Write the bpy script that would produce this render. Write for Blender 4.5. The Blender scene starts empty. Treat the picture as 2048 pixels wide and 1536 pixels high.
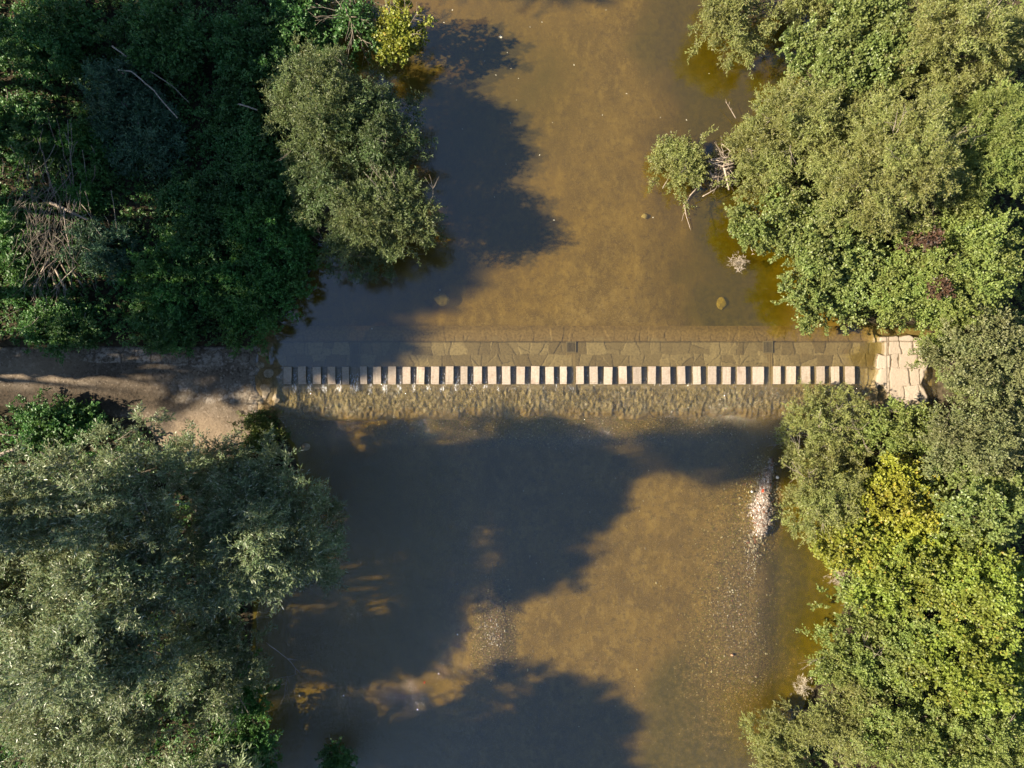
import bpy, bmesh, math, random
import numpy as np
from mathutils import Vector

S = 0.03                      # metres per photo pixel (2048 wide) at water level
CAMH = 42.0
rng = np.random.default_rng(7)
random.seed(7)
scene = bpy.context.scene
COL = scene.collection

def W(px, py, h=0.0):
    k = S * (1 - h / CAMH)
    return np.array([(px - 1024) * k, (768 - py) * k, h])

# ---------------------------------------------------------------- noise
_P = np.random.default_rng(3).random((256, 256))
def vnoise(x, y):
    x = np.asarray(x, float); y = np.asarray(y, float)
    xi = np.floor(x).astype(int); yi = np.floor(y).astype(int)
    fx = x - xi; fy = y - yi
    fx = fx * fx * (3 - 2 * fx); fy = fy * fy * (3 - 2 * fy)
    a = _P[xi % 256, yi % 256]; b = _P[(xi + 1) % 256, yi % 256]
    c = _P[xi % 256, (yi + 1) % 256]; d = _P[(xi + 1) % 256, (yi + 1) % 256]
    return a * (1 - fx) * (1 - fy) + b * fx * (1 - fy) + c * (1 - fx) * fy + d * fx * fy
def fbm(x, y, s=1.0, o=4):
    t = 0; a = 1; n = 0
    for i in range(o):
        t = t + a * vnoise(x / s + 17.3 * i, y / s + 5.1 * i); n += a; a *= 0.5; s *= 0.5
    return t / n
def sstep(a, b, x):
    t = np.clip((x - a) / (b - a), 0, 1)
    return t * t * (3 - 2 * t)
def ell(px, py, cx, cy, rx, ry, soft=0.35, wob=0.25):
    # soft wobbly patch in photo pixel units, 1 inside 0 outside
    d = np.sqrt(((px - cx) / rx) ** 2 + ((py - cy) / ry) ** 2)
    d = d + wob * (fbm(px, py, 90, 4) - 0.5) * 2
    return 1 - sstep(1 - soft, 1 + soft, d)

# ---------------------------------------------------------------- materials
class NT:
    def __init__(s, name):
        s.m = bpy.data.materials.new(name); s.m.use_nodes = True
        s.t = s.m.node_tree; s.t.nodes.clear()
        s.out = s.n('ShaderNodeOutputMaterial')
    def n(s, typ, **kw):
        nd = s.t.nodes.new(typ)
        for k, v in kw.items(): setattr(nd, k, v)
        return nd
    def l(s, a, b): s.t.links.new(a, b)
    def val(s, sock, v):
        if hasattr(v, 'is_output') or isinstance(v, bpy.types.NodeSocket): s.l(v, sock)
        else: sock.default_value = v
    def attr(s, name):
        return s.n('ShaderNodeAttribute', attribute_name=name).outputs['Fac']
    def pos(s): return s.n('ShaderNodeNewGeometry').outputs['Position']
    def mapped(s, sc, loc=(0, 0, 0), vec=None):
        m = s.n('ShaderNodeMapping'); s.l(vec or s.pos(), m.inputs['Vector'])
        m.inputs['Scale'].default_value = sc; m.inputs['Location'].default_value = loc
        return m.outputs[0]
    def noise(s, scale, detail=4, rough=0.55, vec=None, dist=0.0):
        n = s.n('ShaderNodeTexNoise'); s.l(vec or s.pos(), n.inputs['Vector'])
        n.inputs['Scale'].default_value = scale; n.inputs['Detail'].default_value = detail
        n.inputs['Roughness'].default_value = rough; n.inputs['Distortion'].default_value = dist
        return n.outputs['Fac']
    def voro(s, scale, out='Color', vec=None, feature='F1'):
        n = s.n('ShaderNodeTexVoronoi', feature=feature); s.l(vec or s.pos(), n.inputs['Vector'])
        n.inputs['Scale'].default_value = scale
        return n.outputs[out]
    def rmp(s, v, a, b, lo=0.0, hi=1.0, smooth=True):
        n = s.n('ShaderNodeMapRange', interpolation_type='SMOOTHSTEP' if smooth else 'LINEAR')
        s.l(v, n.inputs[0])
        for i, q in zip((1, 2, 3, 4), (a, b, lo, hi)): n.inputs[i].default_value = q
        return n.outputs[0]
    def mth(s, op, a, b=0.0, clamp=False):
        n = s.n('ShaderNodeMath', operation=op, use_clamp=clamp)
        s.val(n.inputs[0], a); s.val(n.inputs[1], b)
        return n.outputs[0]
    def mix(s, f, a, b, blend='MIX'):
        n = s.n('ShaderNodeMix', data_type='RGBA', blend_type=blend)
        s.val(n.inputs[0], f)
        for i, q in ((6, a), (7, b)):
            if isinstance(q, (tuple, list)): n.inputs[i].default_value = (*q, 1)
            else: s.l(q, n.inputs[i])
        return n.outputs[2]
    def hsv(s, col, h=0.5, sat=1.0, v=1.0):
        n = s.n('ShaderNodeHueSaturation'); s.val(n.inputs['Hue'], h); s.val(n.inputs['Saturation'], sat)
        s.val(n.inputs['Value'], v); s.l(col, n.inputs['Color'])
        return n.outputs[0]
    def bump(s, h, dist, strength=1.0, normal=None):
        n = s.n('ShaderNodeBump'); s.l(h, n.inputs['Height'])
        s.val(n.inputs['Distance'], dist); s.val(n.inputs['Strength'], strength)
        if normal: s.l(normal, n.inputs['Normal'])
        return n.outputs[0]
    def pbr(s, col, rough=0.9, spec=0.25, normal=None, connect=True):
        b = s.n('ShaderNodeBsdfPrincipled')
        if isinstance(col, (tuple, list)): b.inputs['Base Color'].default_value = (*col, 1)
        else: s.l(col, b.inputs['Base Color'])
        s.val(b.inputs['Roughness'], rough); s.val(b.inputs['Specular IOR Level'], spec)
        if normal: s.l(normal, b.inputs['Normal'])
        if connect: s.l(b.outputs[0], s.out.inputs[0])
        return b

def leaf_mat(name, a, b, odd=None, odd_amt=0.06, trans=0.3, rough=0.45, spec=0.4, pale=None, clumpvar=0.5):
    k = NT(name)
    t = k.attr('leaf_tone')
    c = k.mix(t, a, b)
    # clump to clump variation (younger and older growth)
    cl = k.noise(0.55, 3)
    c = k.hsv(c, k.rmp(cl, 0.3, 0.7, 0.485, 0.51), 1.0, k.rmp(cl, 0.3, 0.7, 1 - 0.35 * clumpvar, 1 + 0.35 * clumpvar))
    if odd:
        c = k.mix(k.rmp(t, 1 - odd_amt - 0.005, 1 - odd_amt, smooth=False), c, odd)
    if pale:
        bf = k.n('ShaderNodeNewGeometry').outputs['Backfacing']
        c = k.mix(bf, c, pale)
    p = k.pbr(c, rough, spec, connect=False)
    tr = k.n('ShaderNodeBsdfTranslucent')
    k.l(k.mix(0.6, c, k.mix(1.0, c, (1.3, 1.25, 0.5), 'MULTIPLY')), tr.inputs[0])
    mx = k.n('ShaderNodeMixShader'); mx.inputs[0].default_value = trans
    k.l(p.outputs[0], mx.inputs[1]); k.l(tr.outputs[0], mx.inputs[2])
    k.l(mx.outputs[0], k.out.inputs[0])
    return k.m

M = {}
M['silver'] = leaf_mat('silver_willow_leaf', (.09, .14, .048), (.25, .30, .155), pale=(.36, .37, .28), trans=.2, rough=.38, spec=.5)
M['olive'] = leaf_mat('olive_willow_leaf', (.15, .18, .045), (.33, .335, .115), odd=(0.290, 0.232, 0.072), pale=(.33, .32, .19), trans=0.36, rough=.42)
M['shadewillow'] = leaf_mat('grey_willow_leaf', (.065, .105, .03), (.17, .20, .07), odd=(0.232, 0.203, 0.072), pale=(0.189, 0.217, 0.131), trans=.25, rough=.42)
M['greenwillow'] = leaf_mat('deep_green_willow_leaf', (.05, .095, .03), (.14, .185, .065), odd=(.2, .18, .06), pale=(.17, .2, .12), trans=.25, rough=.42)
M['lime'] = leaf_mat('lime_green_leaf', (.14, .19, .03), (.30, .345, .06), odd=(.34, .26, .05), odd_amt=.08, trans=.34)
M['broad'] = leaf_mat('broad_green_leaf', (.125, .175, .042), (.27, .31, .10), odd=(0.232, 0.217, 0.058), trans=0.36, rough=.4)
M['mid'] = leaf_mat('mid_green_leaf', (.135, .19, .042), (.285, .325, .09), odd=(0.246, 0.217, 0.072), trans=0.36, rough=.45)
M['yellow'] = leaf_mat('yellow_green_leaf', (.15, .185, .022), (.32, .33, .05), odd=(0.435, 0.290, 0.043), odd_amt=.1, trans=.3)
M['gold'] = leaf_mat('golden_leaf', (.18, .20, .02), (.36, .35, .045), odd=(0.507, 0.362, 0.058), trans=.3)
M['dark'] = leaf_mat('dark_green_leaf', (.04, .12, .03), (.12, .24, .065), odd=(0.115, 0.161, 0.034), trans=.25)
M['bright'] = leaf_mat('bright_green_leaf', (.055, .155, .03), (.13, .285, .068), odd=(0.172, 0.230, 0.046), trans=.3)
M['teal'] = leaf_mat('bluish_green_leaf', (.05, .12, .065), (.12, .20, .105), odd=(0.172, 0.092, 0.115), odd_amt=.03, trans=.2)
M['red'] = leaf_mat('red_leaf', (.05, .035, .02), (.12, .06, .035), trans=.2)
M['moss'] = leaf_mat('moss_tuft', (0.046, 0.081, 0.011), (0.127, 0.149, 0.023), odd=(0.230, 0.184, 0.034), trans=.2)
M['straw'] = leaf_mat('dry_reed', (.3, .24, .17), (.5, .43, .36), trans=.15)
M['greyolive'] = leaf_mat('grey_olive_leaf', (.12, .145, .05), (.265, .27, .12), odd=(0.203, 0.174, 0.102), trans=0.36)

def bark_mat(name, a, b, scale=6):
    k = NT(name)
    n = k.noise(scale, 5, vec=k.mapped((3, 3, 1)))
    c = k.mix(k.rmp(n, .3, .7), a, b)
    k.pbr(c, .85, .2, k.bump(k.noise(40, 3), .01, .6))
    return k.m
M['bark'] = bark_mat('willow_bark', (.06, .045, .032), (.16, .13, .10))
M['twig'] = bark_mat('grey_twig', (.16, .13, .10), (.32, .27, .21))
M['darkstem'] = bark_mat('dead_stem_bark', (.10, .075, .06), (.22, .17, .135))
M['drift'] = bark_mat('bleached_wood', (.26, .2, .15), (.5, .41, .33))
M['cutwood'] = bark_mat('cut_wood_face', (.42, .29, .15), (.6, .45, .27), 20)
k = NT('mossy_log_bark')
n = k.noise(5, 5); n2 = k.noise(2.2, 3)
c = k.mix(k.rmp(n, .35, .65), (.12, .09, .065), (.36, .29, .21))
c = k.mix(k.rmp(n2, .5, .68), c, (.05, .07, .02))
k.pbr(c, .85, .2, k.bump(n, .03, .8)); M['log'] = k.m

# sand / silt / gravel river bed and soil, driven by what lies where
k = NT('river_bed_and_soil')
al = k.attr('algae'); gr = k.attr('gravel'); so = k.attr('soil'); am = k.attr('amber_tint')
n1 = k.noise(.45, 6, .6); n2 = k.noise(3.0, 5, .65); n3 = k.noise(16, 4, .7)
streak = k.noise(1.4, 6, .68, vec=k.mapped((1.5, .95, 1)))
sand = k.mix(k.rmp(n1, .32, .68), (.12, .077, .018), (.188, .122, .034))
sand = k.mix(k.mth('MULTIPLY', k.rmp(streak, .45, .7), .55), sand, (.29, .2, .08))
sand = k.mix(k.mth('MULTIPLY', k.rmp(n2, .48, .68), .65), sand, (.095, .06, .02))
sand = k.mix(k.mth('MULTIPLY', k.rmp(n3, .5, .72), .6), sand, (.33, .24, .13))
alg = k.mix(k.rmp(n2, .35, .65), (.065, .052, .004), (.105, .08, .008))
alg = k.mix(k.mth('MULTIPLY', k.rmp(n3, .5, .7), .3), alg, (.07, .06, .015))
alf = k.mth('ADD', al, k.mth('MULTIPLY', k.mth('SUBTRACT', n1, .5), 1.2))
c = k.mix(k.rmp(k.mth('MULTIPLY', alf, k.rmp(al, .02, .2)), .2, .8), sand, alg)
c = k.mix(k.mth('MULTIPLY', am, .8), c, (.13, .10, .014))
# pebbles
pv = k.voro(13, 'Color'); pd = k.voro(13, 'Distance')
pc = k.hsv(k.mix(k.n('ShaderNodeSeparateColor').outputs[0], (.1, .1, .1), (.1, .1, .1)))
sep = k.n('ShaderNodeSeparateColor'); k.l(pv, sep.inputs[0])
peb = k.mix(sep.outputs[0], (.07, .046, .015), (.22, .15, .062))
peb = k.mix(k.rmp(sep.outputs[1], .965, .97), peb, (.36, .29, .2))
peb = k.mix(k.rmp(sep.outputs[2], .8, .82), peb, (.12, .10, .02))
peb = k.mix(k.mth('MULTIPLY', k.rmp(pd, .5, .85), .8), peb, (.06, .04, .016))
pm = k.rmp(k.mth('ADD', gr, k.mth('MULTIPLY', k.mth('SUBTRACT', n2, .5), .9)), .25, .65)
c = k.mix(k.mth('MULTIPLY', pm, k.rmp(gr, .02, .15)), c, peb)
soil = k.mix(k.rmp(n2, .35, .65), (.028, .022, .014), (.075, .058, .036))
soil = k.mix(k.rmp(n3, .55, .7), soil, (.05, .05, .018))
c = k.mix(k.rmp(k.mth('ADD', so, k.mth('MULTIPLY', k.mth('SUBTRACT', n2, .5), .5)), .35, .65), c, soil)
bh = k.mth('ADD', k.mth('MULTIPLY', n2, .6), k.mth('MULTIPLY', n3, .3))
k.pbr(c, .95, .1, k.bump(bh, .06, .8)); M['ground'] = k.m

# irregular stone paving with silt in the joints
k = NT('irregular_stone_paving')
gap = k.attr('gap'); tone = k.attr('tone'); wet = k.attr('wet'); silt = k.attr('silt')
n1 = k.noise(1.1, 5); n2 = k.noise(7, 5, .65); n3 = k.noise(30, 3)
dry = k.mix(tone, (.37, .295, .22), (.48, .395, .31))
dry = k.mix(k.mth('MULTIPLY', k.rmp(n2, .5, .75), .4), dry, (.34, .25, .17))
wets = k.mix(tone, (.14, .098, .04), (.28, .21, .105))
wets = k.mix(k.mth('MULTIPLY', k.rmp(n2, .42, .68), .5), wets, (.09, .065, .028))
wets = k.mix(k.mth('MULTIPLY', k.rmp(n3, .5, .7), .4), wets, (.32, .25, .15))
rb = k.attr('rubble'); rn = k.noise(5.5, 5, .7, vec=k.mapped((1.5, .8, 1)), dist=.7)
wets = k.mix(k.mth('MULTIPLY', rb, k.rmp(rn, .48, .60)), wets, (.06, .045, .02))
wets = k.mix(k.mth('MULTIPLY', rb, k.rmp(rn, .44, .34)), wets, (.38, .30, .19))
c = k.mix(wet, dry, wets)
sl = k.mix(k.rmp(n2, .35, .65), (.14, .09, .03), (.22, .145, .058))
c = k.mix(k.rmp(k.mth('ADD', silt, k.mth('MULTIPLY', k.mth('SUBTRACT', n1, .5), 1.6)), .35, .75), c, sl)
c = k.mix(k.mth('MULTIPLY', gap, k.rmp(wet, 0, 1, .95, .62)), c, k.mix(wet, (.10, .07, .04), (.05, .038, .016)))
k.pbr(c, k.mix(wet, (.9,) * 3, (.6,) * 3), .25, k.bump(k.mth('ADD', n2, k.mth('MULTIPLY', n3, .4)), .03, .7)); M['paving'] = k.m

# trodden dirt path with worn-in stone
k = NT('trodden_earth_path')
st = k.attr('stone'); gap = k.attr('gap'); tone = k.attr('tone'); sandy_pale = k.attr('sandy_pale'); dk = k.attr('dark_earth')
n1 = k.noise(.7, 5); n2 = k.noise(6, 5, .65); n3 = k.noise(28, 4, .7)
e = k.mix(k.rmp(n1, .35, .65), (.165, .13, .095), (.275, .22, .165))
e = k.mix(k.mth('MULTIPLY', k.rmp(n2, .46, .66), .7), e, (.09, .07, .05))
e = k.mix(k.mth('MULTIPLY', k.rmp(n3, .55, .75), .6), e, (.42, .33, .25))
e = k.mix(k.mth('MULTIPLY', k.rmp(n3, .25, .4, 1, 0), .6), e, (.05, .036, .025))
pvc = k.n('ShaderNodeSeparateColor'); k.l(k.voro(9, 'Color'), pvc.inputs[0])
e = k.mix(k.mth('MULTIPLY', k.rmp(pvc.outputs[0], .86, .9), .7), e, (.36, .29, .22))
e = k.mix(k.mth('MULTIPLY', k.rmp(pvc.outputs[1], .8, .9), .7), e, (.07, .05, .035))
mot = k.noise(2.4, 6, .72)
e = k.mix(k.mth('MULTIPLY', k.rmp(mot, .48, .62), .6), e, (.12, .09, .06))
e = k.mix(sandy_pale, e, k.mix(k.rmp(n2, .3, .7), (.25, .185, .125), (.35, .265, .18)))
e = k.mix(dk, e, k.mix(k.rmp(n2, .4, .6), (.03, .024, .017), (.075, .055, .038)))
s_ = k.mix(tone, (.27, .225, .17), (.46, .39, .32))
s_ = k.mix(k.mth('MULTIPLY', k.rmp(n2, .42, .62), .6), s_, (.13, .095, .06))
s_ = k.mix(gap, s_, (.06, .045, .028))
stf = k.rmp(k.mth('ADD', st, k.mth('MULTIPLY', k.mth('SUBTRACT', n1, .5), 1.4)), .4, .7)
c = k.mix(k.mth('MULTIPLY', k.mth('MULTIPLY', stf, k.rmp(mot, .62, .46)), k.rmp(st, .02, .2)), e, s_)
k.pbr(c, .92, .15, k.bump(k.mth('ADD', n2, n3), .05, .9)); M['path'] = k.m

# dressed stepping stones : pale tops, algae on the flanks
k = NT('pale_dressed_stone')
geo = k.n('ShaderNodeNewGeometry'); sx = k.n('ShaderNodeSeparateXYZ'); k.l(geo.outputs['Normal'], sx.inputs[0])
sp = k.n('ShaderNodeSeparateXYZ'); k.l(geo.outputs['Position'], sp.inputs[0])
n1 = k.noise(1.3, 4); n2 = k.noise(9, 5, .65); n3 = k.noise(45, 3)
oi = k.n('ShaderNodeObjectInfo').outputs['Random']
c = k.mix(k.rmp(n2, .3, .7), (.40, .315, .235), (.50, .41, .32))
c = k.hsv(c, .5, 1.0, k.rmp(oi, 0, 1, .80, 1.06, False))
c = k.mix(k.mth('MULTIPLY', k.rmp(n1, .56, .68), .5), c, (.27, .18, .12))
c = k.mix(k.mth('MULTIPLY', k.rmp(n3, .6, .75), .35), c, (.38, .3, .24))
side = k.rmp(sx.outputs[2], .75, .3)
alg = k.mix(k.rmp(n2, .4, .6), (.05, .045, .02), (.12, .09, .05))
c = k.mix(side, c, alg)
c = k.mix(k.rmp(k.mth('ADD', sp.outputs[2], k.mth('MULTIPLY', n2, .05)), .06, .10, .7, 0), c, (.2, .15, .09))
k.pbr(c, .8, .25, k.bump(k.mth('ADD', n2, n3), .008, .6)); M['stone'] = k.m

k = NT('river_boulder'); n = k.noise(5, 5); n2 = k.noise(25, 3)
c = k.mix(k.rmp(n, .35, .65), (.22, .17, .11), (.4, .32, .22))
k.pbr(k.mix(k.mth('MULTIPLY', n2, .4), c, (.15, .12, .06)), .8, .3, k.bump(n, .04)); M['boulder'] = k.m
k = NT('mixed_pebbles'); t = k.attr('leaf_tone')
c = k.mix(k.rmp(t, .2, .9), (.18, .14, .105), (.40, .335, .275)); c = k.mix(k.rmp(t, .90, .91), c, (.58, .52, .46)); c = k.mix(k.rmp(t, .13, .12), c, (.2, .09, .05))
k.pbr(c, .6, .35, k.bump(k.noise(60, 3), .004)); M['pebble'] = k.m
k = NT('white_pebble'); k.pbr(k.mix(k.noise(20), (.6, .56, .5), (.8, .77, .72)), .6); M['whitestone'] = k.m
k = NT('red_scrap'); k.pbr(k.mix(k.noise(20), (.6, .08, .03), (.75, .13, .06)), .5); M['redscrap'] = k.m
k = NT('orange_stone'); k.pbr(k.mix(k.noise(20), (.42, .24, .14), (.55, .34, .22)), .7); M['orangestone'] = k.m
k = NT('galvanised_bar'); k.pbr(k.mix(k.noise(9), (.12, .09, .045), (.2, .15, .075)), .6, .4); M['grate'] = k.m
k = NT('algae_slab'); k.pbr(k.mix(k.noise(9), (.16, .115, .05), (.30, .21, .09)), .8, .3); M['slab'] = k.m
k = NT('floating_leaf'); k.pbr(k.mix(k.noise(3), (.55, .5, .36), (.72, .66, .5)), .6); M['float'] = k.m
k = NT('red_floating_leaf'); k.pbr(k.mix(k.noise(9), (.5, .06, .03), (.6, .13, .05)), .5); M['redfloat'] = k.m

# river water : Fresnel sky reflection over tea-brown, slightly silty water
k = NT('river_water')
dep = k.attr('depth'); rip = k.attr('ripple'); foam_glint = k.attr('foam_glint'); ol = k.attr('olive')
w1 = k.noise(2.2, 4, .55, dist=.4); w2 = k.noise(7.5, 3, .6, vec=k.mapped((1.6, .8, 1)), dist=.6); w3 = k.noise(22, 3, .6)
big = k.noise(.8, 3)
calm = k.bump(k.mth('ADD', w1, k.mth('MULTIPLY', w2, .35)), .02, .22)
rh = k.mth('ADD', k.mth('MULTIPLY', w2, 1.0), k.mth('MULTIPLY', w3, .35))
nrm = k.bump(rh, k.mth('MULTIPLY', rip, .16), .9, calm)
ext = lambda c_: k.mth('POWER', 2.718, k.mth('MULTIPLY', dep, -c_))
tr = k.n('ShaderNodeBsdfTransparent')
cmb = k.n('ShaderNodeCombineColor')
for i, c_ in enumerate((.08, .19, 1.35)): k.l(ext(c_), cmb.inputs[i])
k.l(cmb.outputs[0], tr.inputs[0])
df = k.n('ShaderNodeBsdfDiffuse')
k.l(k.mix(ol, (.20, .135, .035), (.10, .078, .004)), df.inputs[0])
mk = k.mth('SUBTRACT', 1.0, k.mth('POWER', 2.718, k.mth('MULTIPLY', dep, k.mth('MULTIPLY', k.attr('murk'), -1.0))))
m1 = k.n('ShaderNodeMixShader'); k.l(mk, m1.inputs[0]); k.l(tr.outputs[0], m1.inputs[1]); k.l(df.outputs[0], m1.inputs[2])
gl = k.n('ShaderNodeBsdfGlossy'); gl.inputs['Roughness'].default_value = .04; k.l(nrm, gl.inputs['Normal'])
lw = k.n('ShaderNodeLayerWeight'); lw.inputs[0].default_value = .5; k.l(nrm, lw.inputs['Normal'])
fres = k.mth('ADD', k.mth('MULTIPLY', k.mth('POWER', lw.outputs['Facing'], 5.0), .9), .165, True)   # Schlick, the same seen from either side
m2 = k.n('ShaderNodeMixShader'); k.l(fres, m2.inputs[0])
k.l(m1.outputs[0], m2.inputs[1]); k.l(gl.outputs[0], m2.inputs[2])
fo = k.n('ShaderNodeBsdfDiffuse'); fo.inputs[0].default_value = (.72, .70, .66, 1)
f1 = k.noise(9, 4, .7, vec=k.mapped((2.2, .6, 1)), dist=.8); f2 = k.noise(2.1, 3)
ff = k.mth('MULTIPLY', k.rmp(k.mth('ADD', f1, k.mth('MULTIPLY', foam_glint, .25)), .72, .82), k.mth('MULTIPLY', k.rmp(foam_glint, .02, .3), .85))
m3 = k.n('ShaderNodeMixShader'); k.l(ff, m3.inputs[0]); k.l(m2.outputs[0], m3.inputs[1]); k.l(fo.outputs[0], m3.inputs[2])
k.l(m3.outputs[0], k.out.inputs[0]); M['water'] = k.m

# ---------------------------------------------------------------- object helpers
def tag(o, label=None, cat=None, group=None, kind=None):
    if label: o['label'] = label
    if cat: o['category'] = cat
    if group: o['group'] = group
    if kind: o['kind'] = kind
    return o
def link(name, me, mat, parent=None):
    o = bpy.data.objects.new(name, me); COL.objects.link(o)
    if mat: me.materials.append(M[mat] if isinstance(mat, str) else mat)
    if parent: o.parent = parent
    return o
def empty(name, loc, label, cat, group=None):
    o = bpy.data.objects.new(name, None); COL.objects.link(o); o.location = tuple(loc)
    o.empty_display_size = .2
    return tag(o, label, cat, group)
def np_mesh(name, verts, faces, attrs=None, fattrs=None, smooth=False):
    """verts (N,3); faces (F,4) or (F,3) int"""
    me = bpy.data.meshes.new(name)
    verts = np.ascontiguousarray(verts, dtype=np.float32); faces = np.ascontiguousarray(faces, dtype=np.int32)
    F, q = faces.shape
    me.vertices.add(len(verts)); me.vertices.foreach_set('co', verts.ravel())
    me.loops.add(F * q); me.loops.foreach_set('vertex_index', faces.ravel())
    me.polygons.add(F); me.polygons.foreach_set('loop_start', np.arange(0, F * q, q, dtype=np.int32))
    me.polygons.foreach_set('loop_total', np.full(F, q, dtype=np.int32))
    me.polygons.foreach_set('use_smooth', np.full(F, smooth))
    for d, dom in ((attrs, 'POINT'), (fattrs, 'FACE')):
        for nme, v in (d or {}).items():
            a = me.attributes.new(nme, 'FLOAT', dom); a.data.foreach_set('value', np.ascontiguousarray(v, dtype=np.float32).ravel())
    me.update(calc_edges=True)
    return me
def grid_mesh(name, xs, ys, zf, attrs, smooth=True):
    X, Y = np.meshgrid(xs, ys)
    Z = zf(X, Y) if callable(zf) else zf
    nx, ny = len(xs), len(ys)
    i = np.arange(nx * ny).reshape(ny, nx)
    f = np.stack([i[:-1, :-1], i[:-1, 1:], i[1:, 1:], i[1:, :-1]], -1).reshape(-1, 4)
    return np_mesh(name, np.stack([X, Y, Z], -1).reshape(-1, 3), f, {k_: v.ravel() for k_, v in attrs.items()}, smooth=smooth)

def tubes(paths, sides=6):
    """paths: list of (pts (n,3), radii (n,)) -> verts, faces"""
    V, F, b = [], [], 0
    for pts, rad in paths:
        pts = np.asarray(pts, float); n = len(pts)
        rad = np.asarray(rad, float)
        tg = np.gradient(pts, axis=0); tg /= np.linalg.norm(tg, axis=1, keepdims=True) + 1e-9
        up = np.where(np.abs(tg[:, 2:3]) > .9, np.array([[1., 0, 0]]), np.array([[0, 0, 1.]]))
        a = np.cross(tg, up); a /= np.linalg.norm(a, axis=1, keepdims=True) + 1e-9
        c = np.cross(tg, a)
        th = np.arange(sides) / sides * 2 * np.pi
        ring = pts[:, None] + rad[:, None, None] * (a[:, None] * np.cos(th)[None, :, None] + c[:, None] * np.sin(th)[None, :, None])
        V.append(ring.reshape(-1, 3))
        i = b + np.arange(n * sides).reshape(n, sides)
        j = np.roll(i, -1, 1)
        F.append(np.stack([i[:-1], j[:-1], j[1:], i[1:]], -1).reshape(-1, 4))
        # caps (fans as quads with a centre)
        for row, p, r in ((i[0], pts[0], 0), (i[-1], pts[-1], 1)):
            cidx = b + n * sides + r
            for q in range(0, sides, 2):
                f = [row[q], row[(q + 1) % sides], row[(q + 2) % sides], cidx]
                F.append(np.array([f if r else f[::-1]]))
        V.append(np.stack([pts[0], pts[-1]]))
        b += n * sides + 2
    return np.concatenate(V), np.concatenate(F)
def wiggle(a, b, n=6, amp=.1, sag=0.0, r=None):
    r = r or rng
    a = np.asarray(a, float); b = np.asarray(b, float)
    t = np.linspace(0, 1, n)[:, None]
    p = a + (b - a) * t
    L = np.linalg.norm(b - a)
    off = r.normal(0, amp * L / max(n - 1, 1), (n, 3)); off[0] = 0; off[-1] = 0
    off = np.cumsum(off, 0) - t * np.cumsum(off, 0)[-1]
    p = p + off
    p[:, 2] += sag * 4 * (t * (1 - t))[:, 0]
    return p

# ---------------------------------------------------------------- terrain
SHORE_L = [(-4000, 640), (0, 650), (150, 690), (320, 650), (480, 640), (580, 600), (640, 560), (690, 520), (760, 525), (830, 540),
           (860, 560), (930, 590), (1050, 560), (1200, 500), (1330, 495), (1450, 520), (1536, 535), (6000, 540)]
SHORE_R = [(-4000, 1650), (0, 1640), (200, 1600), (330, 1560), (420, 1570), (560, 1620), (650, 1740), (680, 1760), (760, 1755), (820, 1735),
           (900, 1640), (1000, 1625), (1100, 1690), (1200, 1700), (1330, 1660), (1450, 1600), (1536, 1600), (6000, 1620)]
def shore(py, tab):
    t = np.array(tab, float); return np.interp(py, t[:, 0], t[:, 1])
FORD = (655, 845)
def path_z(px, py):
    return 0.05 + 0.30 * sstep(545, 300, px)
def path_mask(px, py):
    """1 on the path, falling to 0 at its wobbly edge"""
    wob = (fbm(px, py, 60, 4) - .5) * 26
    top = 691 + wob * .35; bot = np.interp(px, [-3000, 0, 200, 290, 330, 460, 520, 560], [806, 812, 820, 842, 905, 912, 850, 836]) + wob
    return np.minimum(sstep(top - 7, top + 5, py), sstep(bot + 12, bot - 8, py)) * sstep(536, 512, px + (fbm(px, py, 40, 3) - .5) * 50)
BAR = [(1543, 932, 5, 14), (1538, 952, 9, 15), (1532, 974, 13, 17), (1528, 997, 16, 17), (1526, 1020, 19, 17), (1526, 1042, 18, 15), (1525, 1058, 12, 9)]
def bed_depth(px, py):
    up = sstep(760, 700, py)
    d_up = .62 + .5 * sstep(1000, 760, px) + .5 * ell(px, py, 1480, 330, 130, 420, .5) - .22 * ell(px, py, 1220, 300, 110, 700, .6)
    d_up = d_up - .15 * ell(px, py, 900, 620, 420, 70, .5)
    d_dn = .42 + .75 * ell(px, py, 640, 1300, 230, 560, .4) + .25 * ell(px, py, 1610, 1230, 75, 330, .4)
    d_dn = d_dn - .22 * ell(px, py, 980, 1270, 35, 70, .6) - .16 * ell(px, py, 1490, 1230, 60, 200, .6)
    return d_up * up + d_dn * (1 - up)
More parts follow.
